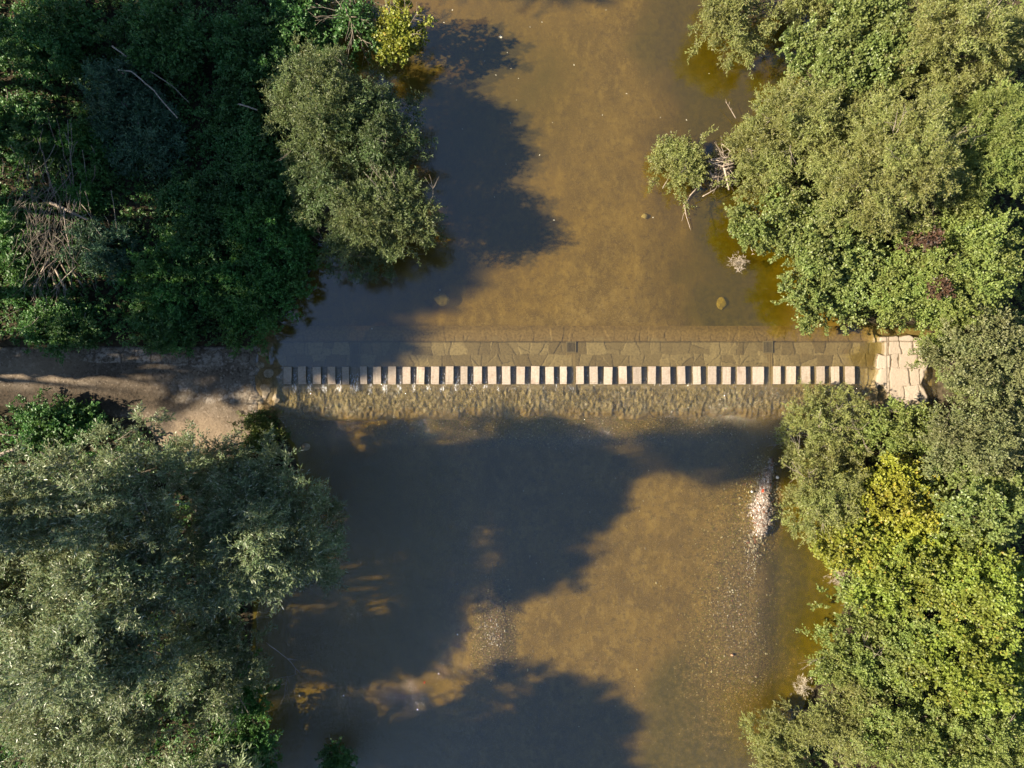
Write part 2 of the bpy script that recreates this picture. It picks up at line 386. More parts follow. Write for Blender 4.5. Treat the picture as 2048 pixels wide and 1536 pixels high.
def terrain(X, Y):
    px = X / S + 1024; py = 768 - Y / S
    dl = (px - shore(py, SHORE_L)) * S; dr = (shore(py, SHORE_R) - px) * S
    d = np.minimum(dl, dr) + (fbm(X, Y, 1.5, 3) - .5) * .8
    wat = -.02 - bed_depth(px, py) * sstep(0, 2.2, d) + (fbm(X, Y, 1.1, 4) - .5) * .10
    land = .1 + .45 * sstep(0, 5, -d) + .15 * sstep(3, 15, -d) + (fbm(X, Y, 2.5, 4) - .5) * .35 * sstep(0, 2, -d) + 1.2 * sstep(30, 200, -d)
    z = np.where(d > 0, wat, np.minimum(land, .05 - d * .6 + .1))
    # gravel bar
    bar = 0
    for (bx_, by_, brx, bry) in BAR: bar = np.maximum(bar, ell(px, py, bx_, by_, brx * 1.5, bry * 1.7, .8, .3))
    z = z + bar * (.41 + .16 * (fbm(px, py, 14, 3) - .5))
    # bed under the paving and the path kept clear below those sheets
    fm = sstep(640, 662, py) * sstep(834, 820, py) * sstep(490, 520, px) * sstep(1885, 1868, px)
    z = np.where(fm > 0, z * (1 - fm) + np.minimum(z, -.62) * fm, z)
    land_end = sstep(1735, 1770, px) * fm
    pm = path_mask(px, py)
    z = z * (1 - pm) + (path_z(px, py) - .10) * pm
    # shelf of the paved landing bank is earth around it
    return z

def axis(lo, hi, step, far, extra):
    core = np.arange(lo, hi + step / 2, step)
    e = np.array(extra)
    return np.concatenate([-(e[::-1]) + lo, core, hi + e])
EXT = [.5, 1.2, 2.5, 5, 9, 15, 25, 40, 70, 120, 200, 320, 480]
xs = axis(-34, 34, .17, 0, EXT); ys = axis(-27, 27, .17, 0, EXT)
X, Y = np.meshgrid(xs, ys); px = X / S + 1024; py = 768 - Y / S
Z = terrain(X, Y)
dl = (px - shore(py, SHORE_L)) * S; dr = (shore(py, SHORE_R) - px) * S
up = sstep(760, 700, py)
algae = up * np.clip(1.0 * ell(px, py, 1500, 300, 130, 460, .45) + .8 * ell(px, py, 1340, 60, 90, 110, .6) + .45 * ell(px, py, 1050, 160, 120, 90, .6), 0, 1) \
    + (1 - up) * np.clip(ell(px, py, 1640, 1250, 110, 400, .4) + .95 * ell(px, py, 1430, 1500, 150, 190, .5) + .5 * ell(px, py, 1560, 880, 90, 60, .5), 0, 1)
gravel = (1 - up) * np.clip(.30 * ell(px, py, 1250, 1150, 420, 420, .4) + .32 * ell(px, py, 1480, 1330, 90, 330, .7) + ell(px, py, 1526, 1000, 42, 110, .4)
    + .5 * ell(px, py, 985, 1270, 45, 90, .6) + .7 * ell(px, py, 1000, 850, 480, 40, .5), 0, 1)
amber_tint = (1 - up) * ell(px, py, 640, 1280, 230, 520, .35)  # willow reflection and tea-brown depth painted into the bed as amber
soil = sstep(.7, -.1, np.minimum(dl, dr) + .1) * (1 - .9 * ell(px, py, 1526, 1000, 42, 110, .3))
gnd = tag(link('ground', grid_mesh('ground', xs, ys, Z, dict(algae=algae, gravel=gravel, soil=soil, amber_tint=amber_tint)), 'ground'), kind='structure')

def ground_z(x, y): return float(terrain(np.array([[x]]), np.array([[y]]))[0, 0])

ST = [(567, 583), (596, 612), (625, 641.5), (655, 671), (684, 698),
      (720, 734), (746, 762), (776, 792), (805, 821), (833, 849), (862, 878), (891, 907), (921, 935), (947, 964), (976, 993), (1004, 1021), (1033, 1050), (1062, 1079), (1091, 1108), (1120, 1134),
      (1152.5, 1168), (1179.5, 1196), (1208, 1225), (1237.5, 1254), (1266, 1283), (1296, 1312), (1324, 1341), (1355, 1371), (1386, 1402), (1415.5, 1433), (1445, 1462), (1474, 1492), (1505, 1528),
      (1546.5, 1562), (1573, 1592), (1603, 1621), (1632.5, 1650), (1662, 1679), (1690.5, 1710)]
STX = ST

# ---------------------------------------------------------------- water
def water_z(X, Y):
    py = 768 - Y / S; px = X / S + 1024
    wz = -.11 * sstep(748, 800, py)
    rf = sstep(765, 785, py) * sstep(870, 830, py)
    wz = wz + rf * ((fbm(X * 1.5, Y, .35, 3) - .5) * .07)
    return wz
xw = axis(-17.5, 24, .12, 0, EXT[:-1]); yw = axis(-26, 26, .12, 0, EXT[:-1])
xw = xw[(xw > -30) & (xw < 36)]
X, Y = np.meshgrid(xw, yw); px = X / S + 1024; py = 768 - Y / S
up = sstep(770, 740, py)
TZ = terrain(X, Y)
sheet = sstep(600, 688, py) * sstep(850, 830, py)
depth = np.clip(water_z(X, Y) - TZ, .0, 3)
depth = np.where(sheet > 0, depth * (1 - sheet) + sheet * np.minimum(depth, .16), depth)
rf = sstep(766, 785, py) * sstep(905, 840, py)
ripple = (1 - up) * (.20 + .32 * ell(px, py, 760, 1050, 190, 160, .6) + .34 * ell(px, py, 640, 1230, 220, 150, .6) + .2 * ell(px, py, 760, 1400, 160, 200, .6)) + .85 * rf + .015
ripple = ripple + .25 * sstep(728, 736, py) * sstep(775, 768, py)
gaps = sstep(738, 752, py) * sstep(800, 772, py)
foam_glint = np.clip(gaps * .85 + .40 * sstep(768, 776, py) * sstep(850, 790, py) * (.35 + .65 * fbm(X, Y, 1.3, 2)), 0, 1) * sstep(540, 580, px) * sstep(1720, 1500, px)  # white water in the gaps; riffle flecks also paint sun glints
gx = np.ones_like(px)
for a_, b_ in STX: gx = np.minimum(gx, 1 - sstep(a_ - 3, a_ + 2, px) * sstep(b_ + 3, b_ - 2, px))
gxf = gx * (1 - sstep(772, 810, py)) + sstep(772, 810, py) * (.35 + .5 * fbm(X * 2, Y * .6, .5, 3))
foam_glint = foam_glint * (.5 + .5 * sstep(1300, 700, px)) * gxf
murk = up * (.30 + .35 * ell(px, py, 1000, 200, 260, 260, .6)) + (1 - up) * (.2 - .17 * ell(px, py, 640, 1280, 240, 560, .4) - .2 * rf)
murk = murk * (1 - sheet) + .3 * sheet
olive = np.clip(up * ell(px, py, 1500, 330, 150, 480, .5) + .55 * up * ell(px, py, 1000, 180, 170, 130, .6) + (1 - up) * (ell(px, py, 1640, 1250, 120, 400, .5) + ell(px, py, 640, 1280, 240, 560, .4)), 0, 1)
water = tag(link('water', grid_mesh('water', xw, yw, water_z(X, Y), dict(depth=depth, ripple=ripple, foam_glint=foam_glint, murk=murk, olive=olive)), 'water'), kind='structure')

# ---------------------------------------------------------------- paving
def cells(X, Y, cx, cy, jx=.42, jy=.2, seed=1):
    """irregular paving: gap 0..1, tone per stone, height offset, tilt"""
    r = np.random.default_rng(seed)
    T = r.random((97, 89, 5))
    gx = np.floor(X / cx).astype(int); gy = np.floor(Y / cy).astype(int)
    best = np.full(X.shape, 9e9); sec = np.full(X.shape, 9e9); tone = np.zeros(X.shape); hz = np.zeros(X.shape)
    bx = np.zeros(X.shape); by = np.zeros(X.shape); sx_ = np.zeros(X.shape); sy_ = np.zeros(X.shape)
    for di in (-2, -1, 0, 1, 2):
        for dj in (-1, 0, 1):
            i = gx + di; j = gy + dj
            rr = T[i % 97, j % 89]
            sxp = (i + .5 + (rr[..., 0] - .5) * 2 * jx + (j % 2) * .37) * cx; syp = (j + .5 + (rr[..., 1] - .5) * 2 * jy) * cy
            d = (X - sxp) ** 2 + ((Y - syp) * 1.15) ** 2
            nb = d < best
            sec = np.where(nb, best, np.minimum(sec, d))
            sx_ = np.where(nb, bx, np.where(d <= sec, sxp, sx_)); sy_ = np.where(nb, by, np.where(d <= sec, syp, sy_))
            tone = np.where(nb, rr[..., 2], tone); hz = np.where(nb, rr[..., 3] - .5 + (rr[..., 4] - .5) * .8 * (X - sxp), hz)
            bx = np.where(nb, sxp, bx); by = np.where(nb, syp, by)
            best = np.minimum(best, d)
    dd = np.sqrt((bx - sx_) ** 2 + ((by - sy_) * 1.15) ** 2) + 1e-6
    edge = (sec - best) / (2 * dd)
    return edge, tone, hz
def line_gap(v, at, w): return np.clip(1 - np.abs(v - at) / w, 0, 1)

xs = np.arange((495 - 1024) * S, (1878 - 1024) * S, .042); ys = np.arange((768 - 845) * S, (768 - 650) * S, .042)
X, Y = np.meshgrid(xs, ys); px = X / S + 1024; py = 768 - Y / S
wx = X + (fbm(X, Y, .5, 3) - .5) * .16; wy = Y + (fbm(X + 40, Y, .5, 3) - .5) * .16
def rows_pattern(pxw, pyw, rows, seed):
    """courses of irregular slabs: slanted joints, some slabs split by a diagonal"""
    r = np.random.default_rng(seed)
    edge = np.full(pxw.shape, 9.); tone = np.zeros(pxw.shape); hz = np.zeros(pxw.shape)
    for (y0, y1) in rows:
        x = 480.0; bl = []
        while x < 1900:
            bl.append((x, r.normal(0, .22))); x += r.uniform(17, 40)
        x0 = np.array([q[0] for q in bl]); sl = np.array([q[1] * (.25 if q[0] > 1720 else 1) for q in bl]); n = len(bl)
        inrow = (pyw >= y0) & (pyw < y1)
        t = pyw - (y0 + y1) / 2
        idx = np.clip(np.searchsorted(x0, pxw) - 1, 1, n - 3)
        # joints bend with their own slant
        lft = x0[idx] + sl[idx] * t; rgt = x0[idx + 1] + sl[idx + 1] * t
        idx = np.where(pxw < lft, idx - 1, np.where(pxw > rgt, idx + 1, idx))
        lft = x0[idx] + sl[idx] * t; rgt = x0[idx + 1] + sl[idx + 1] * t
        e = np.minimum(pxw - lft, rgt - pxw)
        rj = r.normal(0, 1.6, n + 2)
        e = np.minimum(e, np.minimum(pyw - y0, y1 - pyw) + .3 + np.abs(rj[idx]))
        th = r.random(n + 2) * 3.14; split = (r.random(n + 2) < .55) & (np.append(x0, [0, 0]) < 1720); off = r.normal(0, 4, n + 2)
        dg = (pxw - (lft + rgt) / 2) * np.cos(th[idx]) + t * np.sin(th[idx]) + off[idx]
        e = np.where(split[idx], np.minimum(e, np.abs(dg)), e)
        key = (idx * 2 + (split[idx] & (dg > 0))).astype(int)
        tn = r.random(2 * n + 6); hh = r.random(2 * n + 6) - .5
        edge = np.where(inrow, e, edge); tone = np.where(inrow, tn[key], tone); hz = np.where(inrow, hh[key], hz)
    return edge * S, tone, hz
pxw = px + (fbm(X, Y, .6, 4) - .5) * 9; pyw = py + (fbm(X + 40, Y, .6, 4) - .5) * 7
edge, tone, hz = rows_pattern(pxw, pyw, [(640, 683), (683, 709), (709, 737), (737, 771), (771, 801), (801, 860)], 4)
outer = sstep(684, 682, py)
joint = .010 + .034 * fbm(X, Y, .7, 3) ** 1.5
joint = joint * (1 + 1.3 * sstep(1725, 1750, px))
gap = sstep(joint, joint * .3, edge) * np.maximum(sstep(.22, .62, fbm(X + 9, Y, 1.1, 3) + .12), sstep(1725, 1750, px)) * sstep(664, 676, py + (fbm(X, Y, .6, 3) - .5) * 22)
gap = np.maximum(gap, line_gap(py + (fbm(X, Y, .4, 2) - .5) * 2.5, 683, 1.6) * .9)
gap = np.maximum(gap, line_gap(py + (fbm(X, Y, .4, 2) - .5) * 3, 735.5, 2.2) * sstep(1740, 1700, px))
gap = np.maximum(gap, line_gap(py + (fbm(X, Y, .4, 2) - .5) * 4, 830, 2.2) * sstep(560, 520, px) * .9)
for jx_ in (1772, 547):
    gap = np.maximum(gap, line_gap(px + (fbm(X, Y, .4, 2) - .5) * 2.5, jx_, 1.4) * .95 * sstep(668, 676, py))
pyb = py + (py > 800) * sstep(800, 820, py) * (fbm(X, Y, 1.2, 4) - .5) * 34
base = np.interp(pyb, [645, 660, 681, 685, 733, 738, 768, 775, 828, 834, 845], [-.55, -.30, -.26, -.14, -.13, -.17, -.17, -.19, -.27, -.36, -.60])
rise_r = sstep(1742, 1764, px + (fbm(X, Y, .8, 3) - .5) * 14 + 36 * (tone - .5) - 8 * sstep(770, 800, py))
rise_l = sstep(572, 528, px + (fbm(X, Y, .9, 3) - .5) * 64 - 10 * sstep(780, 735, py))
Zp = base * (1 - rise_r) + .13 * rise_r
Zp = Zp * (1 - rise_l) + (.06 + .05 * sstep(530, 500, px)) * rise_l
rough = .035 + .05 * sstep(768, 790, py) + .02 * rise_l
rub = sstep(772, 782, py) * sstep(846, 826, py) * sstep(560, 580, px) * sstep(1740, 1700, px)
rubn = fbm(X * 1.6, Y, .26, 3) - .5
Zp = Zp + rub * rubn * .20
Zp = Zp + hz * rough + (fbm(X, Y, .3, 3) - .5) * (.02 + .05 * sstep(775, 800, py)) - gap * .03
# edges of the sheet dive under the bank
edgef = np.minimum.reduce([sstep(1872, 1846, px + (fbm(X, Y, .8, 3) - .5) * 40), sstep(845, 839, py) + 0 * px, .7 + .3 * sstep(497, 530, px)])
landf = sstep(1735, 1765, px)
ltop = 672 + (fbm(X, Y, .7, 3) - .5) * 18; lbot = 828
edgef = np.minimum(edgef, 1 - landf * (1 - np.minimum(sstep(ltop - 4, ltop + 4, py), sstep(lbot + 5, lbot - 5, py))))
Zp = Zp - (1 - edgef) * .55
wetf = 1 - sstep(.05, .11, Zp + (fbm(X, Y, .4, 3) - .5) * .03)
silt = np.clip(.8 * sstep(808, 836, pyb) + .62 * outer + .6 * sstep(676, 662, py) + .12 + .55 * rise_l * sstep(760, 790, py) * 0 + .25 * sstep(1400, 1740, px) * (1 - rise_r) - .35 * sstep(770, 780, py) * sstep(825, 805, pyb), 0, 1) * (1 - rise_r) + .62 * rise_l + .22 * rise_r * sstep(770, 800, py)
tag(link('stone_paving', grid_mesh('stone_paving', xs, ys, Zp, dict(gap=gap, tone=tone, wet=wetf, silt=silt, rubble=rub)), 'paving'), kind='structure')

# ---------------------------------------------------------------- path
xs = np.concatenate([np.arange(-75, -32, 1.0), np.arange(-32, (568 - 1024) * S, .06)]); ys = np.arange((768 - 930) * S, (768 - 676) * S, .06)
X, Y = np.meshgrid(xs, ys); px = X / S + 1024; py = 768 - Y / S
pm = path_mask(px, py)
wx = X + (fbm(X, Y, .5, 3) - .5) * .2; wy = Y + (fbm(X + 40, Y, .5, 3) - .5) * .2
edge, tone, hz = cells(wx, wy, .75, .6, seed=11)
gap = sstep(.045, .012, edge) * sstep(.25, .7, fbm(X + 5, Y, .9, 3) + .1) * .8
stone = np.clip(1.1 * ell(px, py, 240, 708, 105, 17, .4) + .9 * ell(px, py, 420, 712, 110, 22, .4) + .6 * ell(px, py, 440, 785, 130, 25, .5) + .9 * sstep(470, 520, px) * sstep(845, 820, py), 0, 1)
sandy_pale = np.clip(ell(px, py, 400, 875, 75, 40, .5) + .55 * ell(px, py, 90, 735, 90, 24, .6) + .3 * ell(px, py, 400, 800, 120, 40, .6), 0, 1)  # bank sand, plus paler patches elsewhere on the path
dark_earth = np.clip(.9 * ell(px, py, 110, 800, 260, 26, .6) + .5 * ell(px, py, 240, 745, 90, 25, .6), 0, 1)  # darker along the lower edge and in a mid-path patch
Zp = path_z(px, py) + (fbm(X, Y, .9, 4) - .5) * .10 + stone * (hz * .05 - gap * .05 + .02) - (1 - pm) * .45
tag(link('path', grid_mesh('path', xs, ys, Zp, dict(stone=stone, gap=gap, tone=tone, sandy_pale=sandy_pale, dark_earth=dark_earth)), 'path'), kind='structure')

# ---------------------------------------------------------------- stepping stones
ORD = ['first', 'second', 'third', 'fourth', 'fifth', 'sixth', 'seventh', 'eighth', 'ninth', 'tenth', 'eleventh', 'twelfth', 'thirteenth', 'fourteenth', 'fifteenth']
def stone_label(i):
    if i == 0: return 'dull shaded stepping stone at the path end of the row'
    if i < 5: return f'dull dappled stepping stone, {ORD[i]} from the path end of the row'
    if i == 5: return 'stepping stone just across the shaded channel from the path end group of five'
    if i < 19: return f'pale stepping stone, {ORD[i-5]} after the shaded channel near the path'
    if i == 19: return 'chipped stepping stone on the path side of the middle channel'
    if i == 20: return 'stepping stone on the sunny bank side of the middle channel'
    if i == 23: return 'stepping stone with a brown stain at its upstream end, fourth past the middle channel'
    if i == 24: return 'stepping stone with a brown blotch at its centre, fifth past the middle channel'
    if i == 32: return 'widest stepping stone, with a ragged edge beside the channel nearer the sunny bank'
    if i < 32: return f'pale sunlit stepping stone, {ORD[i-20]} past the middle channel towards the sunny bank'
    if i == 33: return 'narrow stepping stone just past the channel nearer the sunny bank'
    if i == 38: return 'last stepping stone of the row, next to the dry stone landing'
    return f'bright stepping stone, {ORD[38-i]} from the last one by the dry landing'
TOPZ = .135
for i, (x0, x1) in enumerate(ST):
    r = random.Random(i)
    h = TOPZ + r.uniform(-.015, .02)
    kf = 1 - h / CAMH
    xa, xb = (x0 - 1024) * S * kf, (x1 - 1024) * S * kf
    ya, yb = (768 - 768.5 + r.uniform(-.6, .6)) * S, (768 - 733 + r.uniform(-.8, .8)) * S
    w, d = xb - xa, yb - ya
    bm = bmesh.new()
    # profile in y: a low chamfered nosing on the downstream edge
    prof = [(-d / 2 - .01, -.45), (-d / 2, h - .05), (-d / 2 + .035, h - .022), (-d / 2 + .10, h - .02), (-d / 2 + .115, h), (d / 2 - .01, h), (d / 2 + .015, -.45)]
    nx = 6
    rows = []
    for a in range(nx + 1):
        t = a / nx
        rag = [0.0] * len(prof)
        rows.append([bm.verts.new((-w / 2 + w * t, p[0], p[1] + (r.uniform(-.004, .004) if p[1] > 0 else 0))) for p in prof])
    for a in range(nx):
        for b in range(len(prof) - 1):
            bm.faces.new((rows[a][b], rows[a + 1][b], rows[a + 1][b + 1], rows[a][b + 1]))
    bm.faces.new(rows[0]); bm.faces.new(list(reversed(rows[-1])))
    bm.faces.new([q[0] for q in rows][::-1] + [q[-1] for q in rows])
    bmesh.ops.recalc_face_normals(bm, faces=bm.faces)
    es = [e for e in bm.edges if all(v.co.z > 0 for v in e.verts) and len(e.link_faces) == 2 and e.calc_face_angle(0) > .6 and abs(e.verts[0].co.x - e.verts[1].co.x) < .001]
    bmesh.ops.bevel(bm, geom=es, offset=.022, segments=2, affect='EDGES', profile=.6)
    sub = [e for e in bm.edges if e.calc_length() > .3]
    bmesh.ops.subdivide_edges(bm, edges=sub, cuts=6, use_grid_fill=True)
    bmesh.ops.triangulate(bm, faces=[f for f in bm.faces if len(f.verts) > 4])
    chip = .035 if i in (19, 32) else .010
    for v in bm.verts:
        if v.co.z > 0:
            nzx = float(fbm(np.array([v.co.y * 3 + i * 3.7]), np.array([i * 1.3 + (5 if v.co.x > 0 else 0)]), .35, 3)[0]) - .5
            v.co.x += nzx * chip * 2 * (1 if abs(v.co.x) > w * .3 else 0) * (1 if v.co.x > 0 or chip < .02 else .3)
    me = bpy.data.meshes.new('stepping_stone'); bm.to_mesh(me); bm.free()
    o = link('stepping_stone', me, 'stone')
    o.location = ((xa + xb) / 2, (ya + yb) / 2, 0); o.rotation_euler = (r.uniform(-.03, .03), r.uniform(-.04, .04), r.uniform(-.03, .03))
    tag(o, stone_label(i), 'stepping stone', 'stepping stones across the river')

# ---------------------------------------------------------------- drain grates in the channels between stones
def boxes_mesh(name, bl):
    V, F = [], []
    for (x0, y0, z0, x1, y1, z1) in bl:
        b = len(V)
        V += [(x0, y0, z0), (x1, y0, z0), (x1, y1, z0), (x0, y1, z0), (x0, y0, z1), (x1, y0, z1), (x1, y1, z1), (x0, y1, z1)]
        F += [(b, b + 3, b + 2, b + 1), (b + 4, b + 5, b + 6, b + 7), (b, b + 1, b + 5, b + 4), (b + 1, b + 2, b + 6, b + 5), (b + 2, b + 3, b + 7, b + 6), (b + 3, b, b + 4, b + 7)]
    return np_mesh(name, np.array(V), np.array(F))
GR = [(709, 686, 735, 'submerged bar grate upstream of the shaded channel by the path'), (1142.5, 683, 705, 'submerged bar grate upstream of the middle channel'),
      (1537, 682, 706, 'submerged bar grate upstream of the channel nearer the sunny bank'), (1142.5, 770, 786, 'small bar grate in the riffle below the middle channel')]
for cx, ya, yb, lab in GR:
    z = -.10 if ya < 740 else -.15
    c = W(cx, (ya + yb) / 2); hw = .30; hl = (yb - ya) * S / 2
    e = empty('bar_grate', (c[0], c[1], z), lab, 'grate', 'bar grates in the weir channels')
    link('frame', boxes_mesh('frame', [(-hw, -hl, -.03, hw, -hl + .05, .03), (-hw, hl - .05, -.03, hw, hl, .03), (-hw, -hl + .05, -.03, -hw + .05, hl - .05, .03), (hw - .05, -hl + .05, -.03, hw, hl - .05, .03)]), 'grate', e)
    link('bars', boxes_mesh('bars', [(-hw + .07 + q * .075, -hl + .05, -.02, -hw + .098 + q * .075, hl - .05, .02) for q in range(7)]), 'grate', e)
# ribbed channel floors between the stones
for cx, lab in ((709, 'ribbed channel slab between stones near the path'), (1142.5, 'ribbed channel slab in the middle gap of the stones'), (1537, 'ribbed channel slab in the gap nearer the sunny bank')):
    c = W(cx, 740); hl = 1.0
    me = boxes_mesh('channel_slab', [(-.30 + q * .1, -hl, -.06, -.24 + q * .1, hl, .0) for q in range(6)] + [(-.34, -hl - .02, -.1, .34, hl + .02, -.03)])
    o = link('channel_slab', me, 'slab'); o.location = (c[0], c[1], -.125)
    tag(o, lab, 'channel slab', 'channel slabs through the weir')

# ---------------------------------------------------------------- rocks
def rock(name, px, py, z, rx, ry, rz, mat, label, cat, seed, group=None, yaw=0):
    r = np.random.default_rng(seed)
    bm = bmesh.new(); bmesh.ops.create_icosphere(bm, subdivisions=3, radius=1)
    pl = [(r.normal(0, 1, 3), r.uniform(.62, .9)) for _ in range(9)]
    for v in bm.verts:
        p = np.array(v.co)
        for n_, d_ in pl:
            n_ = n_ / np.linalg.norm(n_); t = p @ n_
            if t > d_: p = p - n_ * (t - d_)
        v.co = Vector((p[0] * rx, p[1] * ry, p[2] * rz))
    me = bpy.data.meshes.new(name); bm.to_mesh(me); bm.free()
    o = link(name, me, mat); c = W(px, py, z); o.location = tuple(c); o.rotation_euler.z = yaw
    return tag(o, label, cat, group)
rock('boulder', 883, 598, -.18, .52, .44, .2, 'boulder', 'rounded pale boulder under shallow water at the shadow edge', 'rock', 1)
rock('boulder', 1444, 607, ground_z(12.6, 4.8) + .05, .34, .42, .16, 'boulder', 'sunken olive boulder in the sunlit shallows upstream of the stones', 'rock', 2)
rock('boulder', 592, 624, .02, .17, .24, .16, 'boulder', 'small pale rock at the waterline below the leafy bank', 'rock', 3)
rock('flat_rock', 537, 748, .02, .36, .30, .11, 'boulder', 'flat wedge-shaped rock beside the first stepping stone', 'rock', 4, yaw=.5)
for q_, (x_, y_, a_, b_, lab_) in enumerate([(527, 706, .34, .24, 'flat wet stone at the waterline below the path end, upstream of its neighbours'), (521, 731, .22, .3, 'upright-edged wet stone between the path and the wedge-shaped rock'), (531, 778, .36, .26, 'broad flat stone at the path end level with the riffle'), (519, 801, .28, .32, 'pale flat stone where path, riffle and mossy bush meet'), (552, 797, .3, .24, 'flat stone in the riffle nearest the mossy bush')]):
    rock('flat_rock', x_, y_, .03, a_, b_, .10, 'boulder', lab_, 'rock', 60 + q_, yaw=q_ * 1.3)
rock('boulder', 1289, 432, ground_z(7.95, 10.1) + .03, .22, .2, .12, 'boulder', 'small sunken stone out in the open brown water', 'rock', 5)
rock('boulder', 612, 893, -.12, .26, .24, .16, 'boulder', 'pale rock in the dark water just below the riffle', 'rock', 6)
rock('pebble', 1555, 955, -.06, .10, .10, .07, 'whitestone', 'round white pebble between the gravel bar and the bush', 'pebble', 7)
rock('pebble', 1504, 983, -.08, .09, .09, .06, 'whitestone', 'round white pebble off the midstream side of the gravel bar', 'pebble', 8)
rock('stone_fragment', 1464, 1310, -.15, .10, .07, .08, 'orangestone', 'orange stone fragment in the pebbly shallows', 'stone', 9)

def litter(name, px, py, z, size, mat, label, cat, group=None, seed=0):
    r = np.random.default_rng(seed); n = 9
    V = [(0, 0, size * .12)]
    for a in range(n):
        t = a / n * 2 * math.pi; q = size * (.75 + .5 * r.random()) * (1 if abs(math.cos(t)) > .5 else .6)
        V.append((math.cos(t) * q, math.sin(t) * q, size * .25 * (r.random() - .3)))
    F = np.array([(0, 1 + a, 1 + (a + 1) % n) for a in range(n)])
    o = link(name, np_mesh(name, np.array(V), F), mat); o.location = tuple(W(px, py, z)); o.rotation_euler.z = r.random() * 6
    return tag(o, label, cat, group)
litter('red_scrap', 1525.6, 981, .17, .11, 'redscrap', 'small red scrap lying on the gravel bar', 'litter', seed=1)
litter('floating_leaf', 1001, 74, .012, .10, 'float', 'largest pale leaf floating in the upstream shadow', 'leaf', seed=2)
litter('red_leaf', 849, 1365, -.10, .09, 'redfloat', 'small red leaf drifting in the downstream shadow', 'leaf', seed=3)
FL = [(905, 20), (967, 100), (969, 122), (992, 150), (1022, 137), (1037, 157), (1033, 200), (1084, 44), (1060, 54), (888, 45), (1205, 230), (1253, 187), (1148, 130), (901, 167), (1015, 105),
      (1418, 147), (1373, 240), (1321, 235), (1012, 328), (1079, 310), (925, 258), (1021, 246), (1108, 440), (989, 394), (1306, 435), (744, 657), (786, 549), (880, 580), (1212, 20), (1105, 245)]
src = None
for i, (x, y) in enumerate(FL):
    if src is None:
        src = litter('leaf_fleck', x, y, .010, .042, 'float', 'tiny pale fleck floating on the upstream water', 'leaf', 'pale flecks floating upstream', seed=5)
    else:
        o = src.copy(); COL.objects.link(o); o.location = tuple(W(x, y, .010)); o.rotation_euler.z = i * 1.7; s_ = random.uniform(.6, 1.15); o.scale = (s_, s_ * random.uniform(.6, 1), 1)

# gravel bar pebbles + pale shoal pebbles : stuff
def pebbles(name, spots, n, size, seed, zoff=.0):
    r = np.random.default_rng(seed)
    phi = (1 + 5 ** .5) / 2
    iv = np.array([(-1, phi, 0), (1, phi, 0), (-1, -phi, 0), (1, -phi, 0), (0, -1, phi), (0, 1, phi), (0, -1, -phi), (0, 1, -phi), (phi, 0, -1), (phi, 0, 1), (-phi, 0, -1), (-phi, 0, 1)]) / 1.9
    it = np.array([(0, 11, 5), (0, 5, 1), (0, 1, 7), (0, 7, 10), (0, 10, 11), (1, 5, 9), (5, 11, 4), (11, 10, 2), (10, 7, 6), (7, 1, 8), (3, 9, 4), (3, 4, 2), (3, 2, 6), (3, 6, 8), (3, 8, 9), (4, 9, 5), (2, 4, 11), (6, 2, 10), (8, 6, 7), (9, 8, 1)])
    P = []
    for (cx, cy, rx, ry, fr) in spots:
        m = int(n * fr); a = r.random(m) * 2 * np.pi; q = np.sqrt(r.random(m)) ** .9
        P.append(np.stack([cx + np.cos(a) * q * rx * (1 + .35 * r.normal(size=m)), cy + np.sin(a) * q * ry * (1 + .3 * r.normal(size=m))], 1))
    P = np.concatenate(P); m = len(P)
    x = (P[:, 0] - 1024) * S; y = (768 - P[:, 1]) * S
    z = terrain(x[None], y[None])[0] + zoff
    sz = size * (.5 + r.random(m) ** 2 * 1.3)
    V = iv[None] * sz[:, None, None] * np.stack([1 + .3 * r.normal(size=m), 1 + .3 * r.normal(size=m), .65 + 0 * x], 1)[:, None, :] * (1 + .15 * r.normal(size=(m, 12, 1)))
    V = V + np.stack([x, y, z], 1)[:, None]
    F = it[None] + (np.arange(m) * 12)[:, None, None]
    o = link(name, np_mesh(name, V.reshape(-1, 3), F.reshape(-1, 3), fattrs=dict(leaf_tone=np.repeat(r.random(m), 20)), smooth=False), 'pebble')
    return tag(o, kind='stuff')
pebbles('gravel', [(a_, b_, c_ * .95, d_, c_ / 150) for a_, b_, c_, d_ in BAR] + [(1527, 1000, 30, 80, .22), (1512, 1078, 18, 30, .05), (1560, 985, 10, 40, .03)], 4200, .042, 1, .03)
pebbles('pebble_bed', [(1505, 1130, 14, 55, .12), (1470, 1220, 45, 50, .06), (1480, 1320, 85, 160, .11), (985, 1265, 22, 30, .10), (1000, 1330, 60, 50, .04), (1250, 1150, 380, 330, .10)], 1500, .034, 2, .01)

